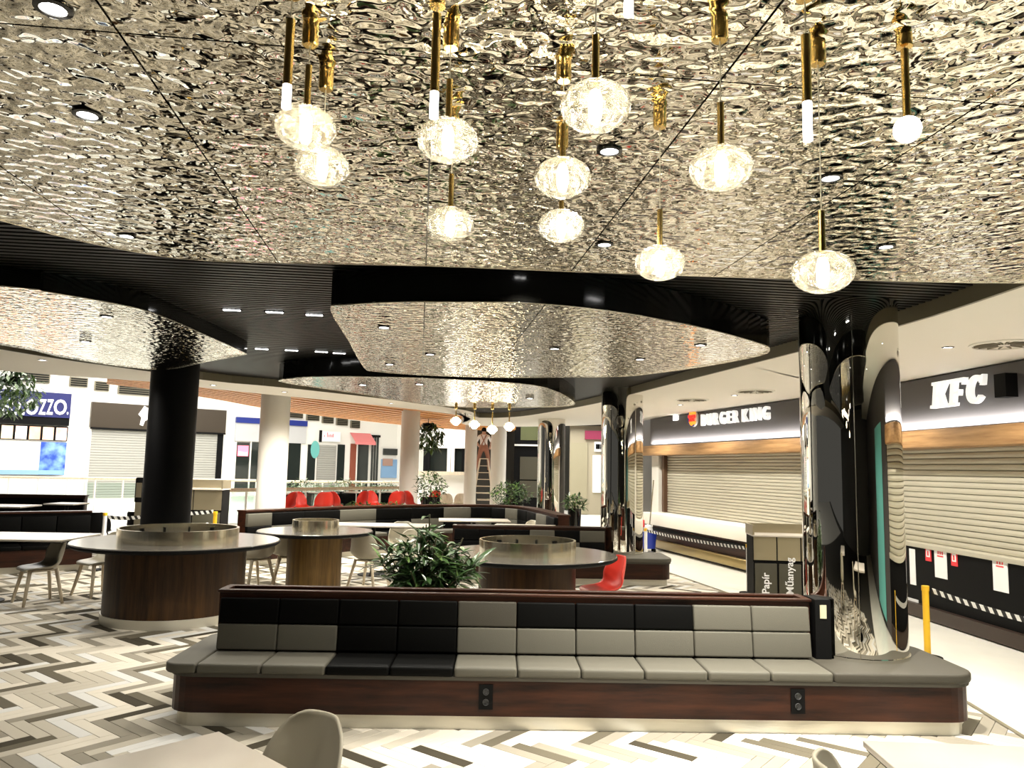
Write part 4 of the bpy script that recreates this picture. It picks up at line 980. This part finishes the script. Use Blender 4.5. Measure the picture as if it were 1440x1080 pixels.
# shuttered kiosk with white sign
t, L, a0 = shop('small shop with grey shutter and white sign with pink lettering', 432, 488)
x0 = S(449)[0] - a0; x1 = S(475)[0] - a0; z0 = zat(462, 621); z1 = zat(462, 607)
sg = MB().box(x0, x1, -.22, -.02, z0, z1).build('sign', m_paper, t); MB().box(x0 - .08, x0, -.22, -.02, z0 - .05, z1 + .05).build('sign_edge', m_black, sg)
for q, (u, hq) in enumerate(((.1, .10), (.26, .26), (.34, .14), (.42, .16), (.50, .14), (.57, .2))): MB().box(x0 + (x1 - x0) * u, x0 + (x1 - x0) * (u + .045), -.23, -.22, z0 + .25, z0 + .25 + hq).build('pink_mark', M('pink_letter', (.8, .25, .3), .5), sg)
shutter(t, S(446)[0] - a0, S(472)[0] - a0, .05, zat(460, 626), 22, m_shutw, -.06)
for px0, px1 in ((432, 443), (474, 484)): MB().box(S(px0)[0] - a0, S(px1)[0] - a0, -.06, -.02, .7, zat(px0, 625)).build('window', m_glassd, t)
x0 = S(434)[0] - a0; MB().xzprism([(x0 + .35 + .28 * math.cos(a), zat(437, 632) + .5 * math.sin(a)) for a in np.linspace(0, 2 * PI, 16, endpoint=False)], -.08, -.06).build('window_sticker', m_teal, t)
# pink awning shop and glass corner
t, L, a0 = shop('shop with a red-pink awning and brown doors', 490, 519)
z1 = zat(505, 609); zl = zat(505, 622)
MB().add([(0, -.05, z1), (L, -.05, z1), (L, -.7, zl), (0, -.7, zl), (L, -.7, zl - .15), (0, -.7, zl - .15)], [(0, 3, 2, 1), (3, 5, 4, 2)]).build('awning', m_pink, t)
MB().box(.1, L * .35, -.05, -.02, 0, zl - .1).build('door', M('red_door', (.25, .06, .03), .5), t); MB().box(L * .4, L * .95, -.05, -.02, 0, zl - .1).build('door', m_glassd, t); MB().box(L * .35, L * .4, -.1, -.02, 0, zl).build('jamb', m_white, t)
t, L, a0 = shop('tall dark glass shop window right of the awning', 521, 532)
for i in range(3): MB().box(L * i / 3 + .03, L * (i + 1) / 3 - .03, -.06, -.02, .1, zat(527, 615)).build('pane', m_glassd, t)
MB().box(-.05, L + .05, -.1, -.02, zat(527, 615), zat(527, 613) + .05).build('head', m_black, t)
t, L, a0 = shop('shop with pale blue poster and a portrait display', 534, 562)
MB().box(.1, L * .95, -.1, -.02, zat(548, 672), zat(548, 646)).build('poster', m_sky, t); MB().box(.15, L * .6, -.14, -.1, zat(540, 655), zat(540, 645)).build('portrait_panel', M('portrait_tan', (.4, .25, .2), .6), t)
MB().box(.2, L * .9, -.1, -.02, zat(548, 640), zat(548, 631)).build('window', m_glassd, t); MB().box(0, L, -.4, -.02, 0, zat(548, 676)).build('counter', m_white, t)
# louvres high on the wall
for i, (pa, pb, py) in enumerate(((28, 70, 530), (97, 123, 537), (132, 153, 543), (165, 210, 548), (405, 425, 582), (430, 448, 586), (452, 468, 590), (472, 488, 593), (492, 505, 597))):
    x0, z = SW.hit(pa, py); x1 = SW.hit(pb, py)[0]; c = SW.w(x0)
    t = thing('wall_louvre', 'dark louvre high on the far white wall, number-%s from the left' % ['first', 'second', 'third', 'fourth', 'fifth', 'sixth', 'seventh', 'eighth', 'ninth'][i], 'vent', (c.x, c.y, z), SW.ang, 'louvres on the far wall')
    t['label'] = '%s dark louvre from the left high on the far white wall' % ['first', 'second', 'third', 'fourth', 'fifth', 'sixth', 'seventh', 'eighth', 'ninth'][i]
    MB().box(0, x1 - x0, -.12, -.02, -.2, .25).build('frame', m_khaki, t)
    for k in range(4): MB().box(.05, x1 - x0 - .05, -.15, -.12, -.16 + .1 * k, -.11 + .1 * k).build('slat', m_black, t)
# kiosk with dark window behind the ladder
p0 = at(597, 663, 36); p1 = at(651, 664, 36); t = thing('kiosk', 'white kiosk with wide dark window behind the slim white column', 'kiosk', (p0.x, 36, 0)); L = p1.x - p0.x
zt = at(620, 630, 36).z; zb = at(620, 663, 36).z
MB().box(-.3, L + .3, .1, 2, 0, zb).build('lower_wall', m_white, t); MB().box(-.3, L + .3, .1, 2, zt, zt + .9).build('upper_wall', m_white, t)
MB().box(0, L, .3, .35, zb, zt).build('window', m_glassd, t)
for u in (0, .08, .62, .72, 1): MB().box(L * u - .08, L * u + .08, .05, .3, zb, zt).build('mullion', m_white if u in (.62, .72) else m_black, t)
MB().box(-.3, L + .3, -.3, .2, zb - .15, zb).build('ledge', m_ash, t)
for i, (px, w2) in enumerate(((628, .5), (646, .5), (661, .5), (708, .5))):
    p = at(px, 700, 29 + .5 * i); c = shell_chair('bar_chair', '%s dark seat chair on thin legs beyond the shrubs' % ['first', 'second', 'third', 'fourth'][i], m_black if i > 1 else m_ash, m_ash, (p.x, 29 + .5 * i, 0), .4 * i, 'far cafe chairs')
# dark shop at the passage end
p0 = at(722, 700, 33); p1 = at(762, 700, 33); t = thing('shop_front', 'dark glazed shop with green panes left of the farthest mirror column', 'shop', (p0.x, 32.6, 0)); L = p1.x - p0.x
MB().box(0, L, 0, .3, 0, 4.2).build('frame', m_black, t)
for i, (za, zb, mm) in enumerate(((.6, 1.3, m_olive), (1.35, 2.3, m_olive), (3.0, 3.7, M('pane_green', (.10, .11, .05), .2)))): MB().box(.25, L - .15, -.04, 0, za, zb).build('pane', mm, t)
MB().box(0, L, -.15, 0, 2.75, 2.82).build('ledge', m_white, t)
p0 = at(800, 700, 32); p1 = at(848, 700, 32); t = thing('shop_front', 'beige shop with pink sign and doors between the two far mirror columns', 'shop', (p0.x, 31.6, 0)); L = p1.x - p0.x
MB().box(0, L, 0, .3, 0, 3.6).build('wall', M('beige_wall', (.42, .37, .26), .6), t); MB().box(0, L * .5, -.05, 0, .02, 2.9).build('shutter', M('beige_door', (.40, .36, .24), .4), t)
sg = MB().box(L * .42, L, -.12, 0, 3.05, 3.4).build('sign', M('sign_maroon', (.30, .03, .08), .5), t); MB().box(L * .66, L * .9, -.06, 0, .9, 2.4).build('door', m_signw, t); MB().box(L * .7, L, -.08, 0, 2.55, 2.95).build('poster', m_paper, t)
for u in (.74, .8, .87, .93): MB().box(L * u, L * u + .08, -.1, -.08, 2.66, 2.86).build('dark_mark', m_black, t)
MB().box(-1, L + 2, -.3, .3, 3.6, 5.2).build('upper_fascia', m_black, t)
# wet floor sign
p = G(835, 717); t = thing('wet_floor_sign', 'yellow folding wet floor sign right of the low dark shrub', 'floor sign', (p[0], p[1], 0), .3)
for s_ in (-1, 1): MB().add([(-.17, s_ * .16, 0), (.17, s_ * .16, 0), (.11, s_ * .02, .72), (-.11, s_ * .02, .72), (-.17, s_ * .18, 0), (.17, s_ * .18, 0), (.11, s_ * .035, .72), (-.11, s_ * .035, .72)], [(0, 1, 2, 3), (7, 6, 5, 4), (0, 4, 5, 1), (1, 5, 6, 2), (2, 6, 7, 3), (3, 7, 4, 0)]).build('panel', m_yellow, t)
MB().box(-.06, .06, -.04, .04, .72, .78).build('handle', m_yellow, t)
# cleaning trolley
p = G(911, 748); Yc = min(p[1], 17.8); p = PY(911, 735, Yc); t = thing('cleaning_trolley', 'blue mop bucket with upright mop handles left of the burger counter pillar', 'cleaning trolley', (p.x, Yc, 0))
MB().lathe([(1e-4, .08), (.17, .08), (.21, .46), (.19, .46), (.17, .2)], 20).build('bucket', m_blue, t, True)
for k in range(4): MB().lathe([(1e-4, 0), (.03, .0), (.03, .08), (1e-4, .08)], 8).build('wheel', m_black, t).location = ((-.13, .13)[k % 2], (-.13, .13)[k // 2], 0)
MB().tube([(.02, 0, .3), (.14, .05, 1.62)], .014, 8).build('mop_handle', m_steel, t); MB().tube([(-.05, .05, .3), (-.16, .08, 1.2)], .014, 8).build('broom_handle', m_ash, t)
MB().lathe([(1e-4, .62), (.10, .58), (.12, .40), (1e-4, .36)], 12).build('mop_head', m_paper, t, True); MB().box(-.25, -.08, -.06, .06, .55, .72).build('cloth', m_redp, t, bevel=.02)

# ---- step ladder and person
LY = 31.0; fp = PY(679, 712, LY); lx_ = fp.x
lad = thing('step_ladder', 'pale folding step ladder under the person in dungarees', 'ladder', (lx_, LY, 0)); HT = 2.15
for sx in (-1, 1):
    for sy in (-1, 1): MB().tube([(sx * .48, sy * .55, 0), (sx * .16, sy * .03, HT)], .032, 8).build('rail', m_ash, lad)
for sy in (-1, 1):
    for k in range(1, 8):
        u = k / 8; MB().box(-.48 + .32 * u, .48 - .32 * u, sy * (.55 - .52 * u) - .03, sy * (.55 - .52 * u) + .03, HT * u - .012, HT * u + .012).build('rung', m_ash, lad)
MB().box(-.18, .18, -.1, .1, HT, HT + .03).build('top_cap', m_ash, lad)
# body grown from a skeleton with the skin modifier, standing astride the top of the ladder
sk = [((0, 0, 1.02), .14), ((0, -.01, 1.22), .135), ((0, -.02, 1.42), .15), ((0, 0, 1.56), .06), ((0, -.03, 1.66), .095), ((0, -.03, 1.74), .085),
      ((-.19, 0, 1.46), .065), ((-.31, -.06, 1.22), .05), ((-.25, -.2, 1.02), .042), ((-.24, -.26, .95), .04),
      ((.19, 0, 1.46), .065), ((.31, -.08, 1.22), .05), ((.2, -.24, 1.08), .042), ((.18, -.3, 1.04), .04),
      ((-.11, 0, .95), .105), ((-.2, -.06, .52), .075), ((-.22, .02, .10), .055), ((-.23, -.14, .04), .045),
      ((.11, 0, .95), .105), ((.2, -.06, .52), .075), ((.22, .02, .10), .055), ((.23, -.14, .04), .045)]
ed = [(0, 1), (1, 2), (2, 3), (3, 4), (4, 5), (2, 6), (6, 7), (7, 8), (8, 9), (2, 10), (10, 11), (11, 12), (12, 13), (0, 14), (14, 15), (15, 16), (16, 17), (0, 18), (18, 19), (19, 20), (20, 21)]
me = bpy.data.meshes.new('body'); me.from_pydata([s_[0] for s_ in sk], ed, []); o = bpy.data.objects.new('body_tmp', me); COL.objects.link(o)
o.modifiers.new('skin', 'SKIN'); o.modifiers.new('sub', 'SUBSURF').levels = 2
for i, s_ in enumerate(sk): me.skin_vertices[0].data[i].radius = (s_[1], s_[1] * (.8 if i < 3 else 1)); me.skin_vertices[0].data[i].use_root = (i == 0)
bm_ = bpy.data.meshes.new_from_object(o.evaluated_get(bpy.context.evaluated_depsgraph_get())); bpy.data.objects.remove(o)
per = thing('person', 'person in white shirt and brown dungarees working on top of the step ladder', 'person', (lx_ - .02, LY - .04, HT - .55), PI)
for mm in (m_skin, m_paper, M('dungarees', (.30, .13, .08), .8), m_black): bm_.materials.append(mm)
for pg in bm_.polygons:
    c = pg.center; pg.use_smooth = True
    pg.material_index = 3 if c.z < .12 else 2 if c.z < 1.12 and abs(c.x) < .27 and not (c.y < -.13 and c.z > .8) else 0 if (c.z > 1.55 or (abs(c.x) > .14 and c.z < 1.24)) else 1
obj('body', bm_, per)
hr = MB().lathe([(1e-4, .12), (.06, .105), (.10, .05), (.105, 0), (.095, -.05)], 18).build('hair', m_black, per, True); hr.location = (0, .0, 1.70)
for sx in (-1, 1): MB().tube([(sx * .09, .125, 1.12), (sx * .02 * -1, .155, 1.32), (sx * -.10, .09, 1.52)], .02, 6).build('strap', M('dungarees'), per)
bib = MB().box(-.12, .12, -.155, -.13, 1.08, 1.36).build('bib', M('dungarees'), per, bevel=.01)
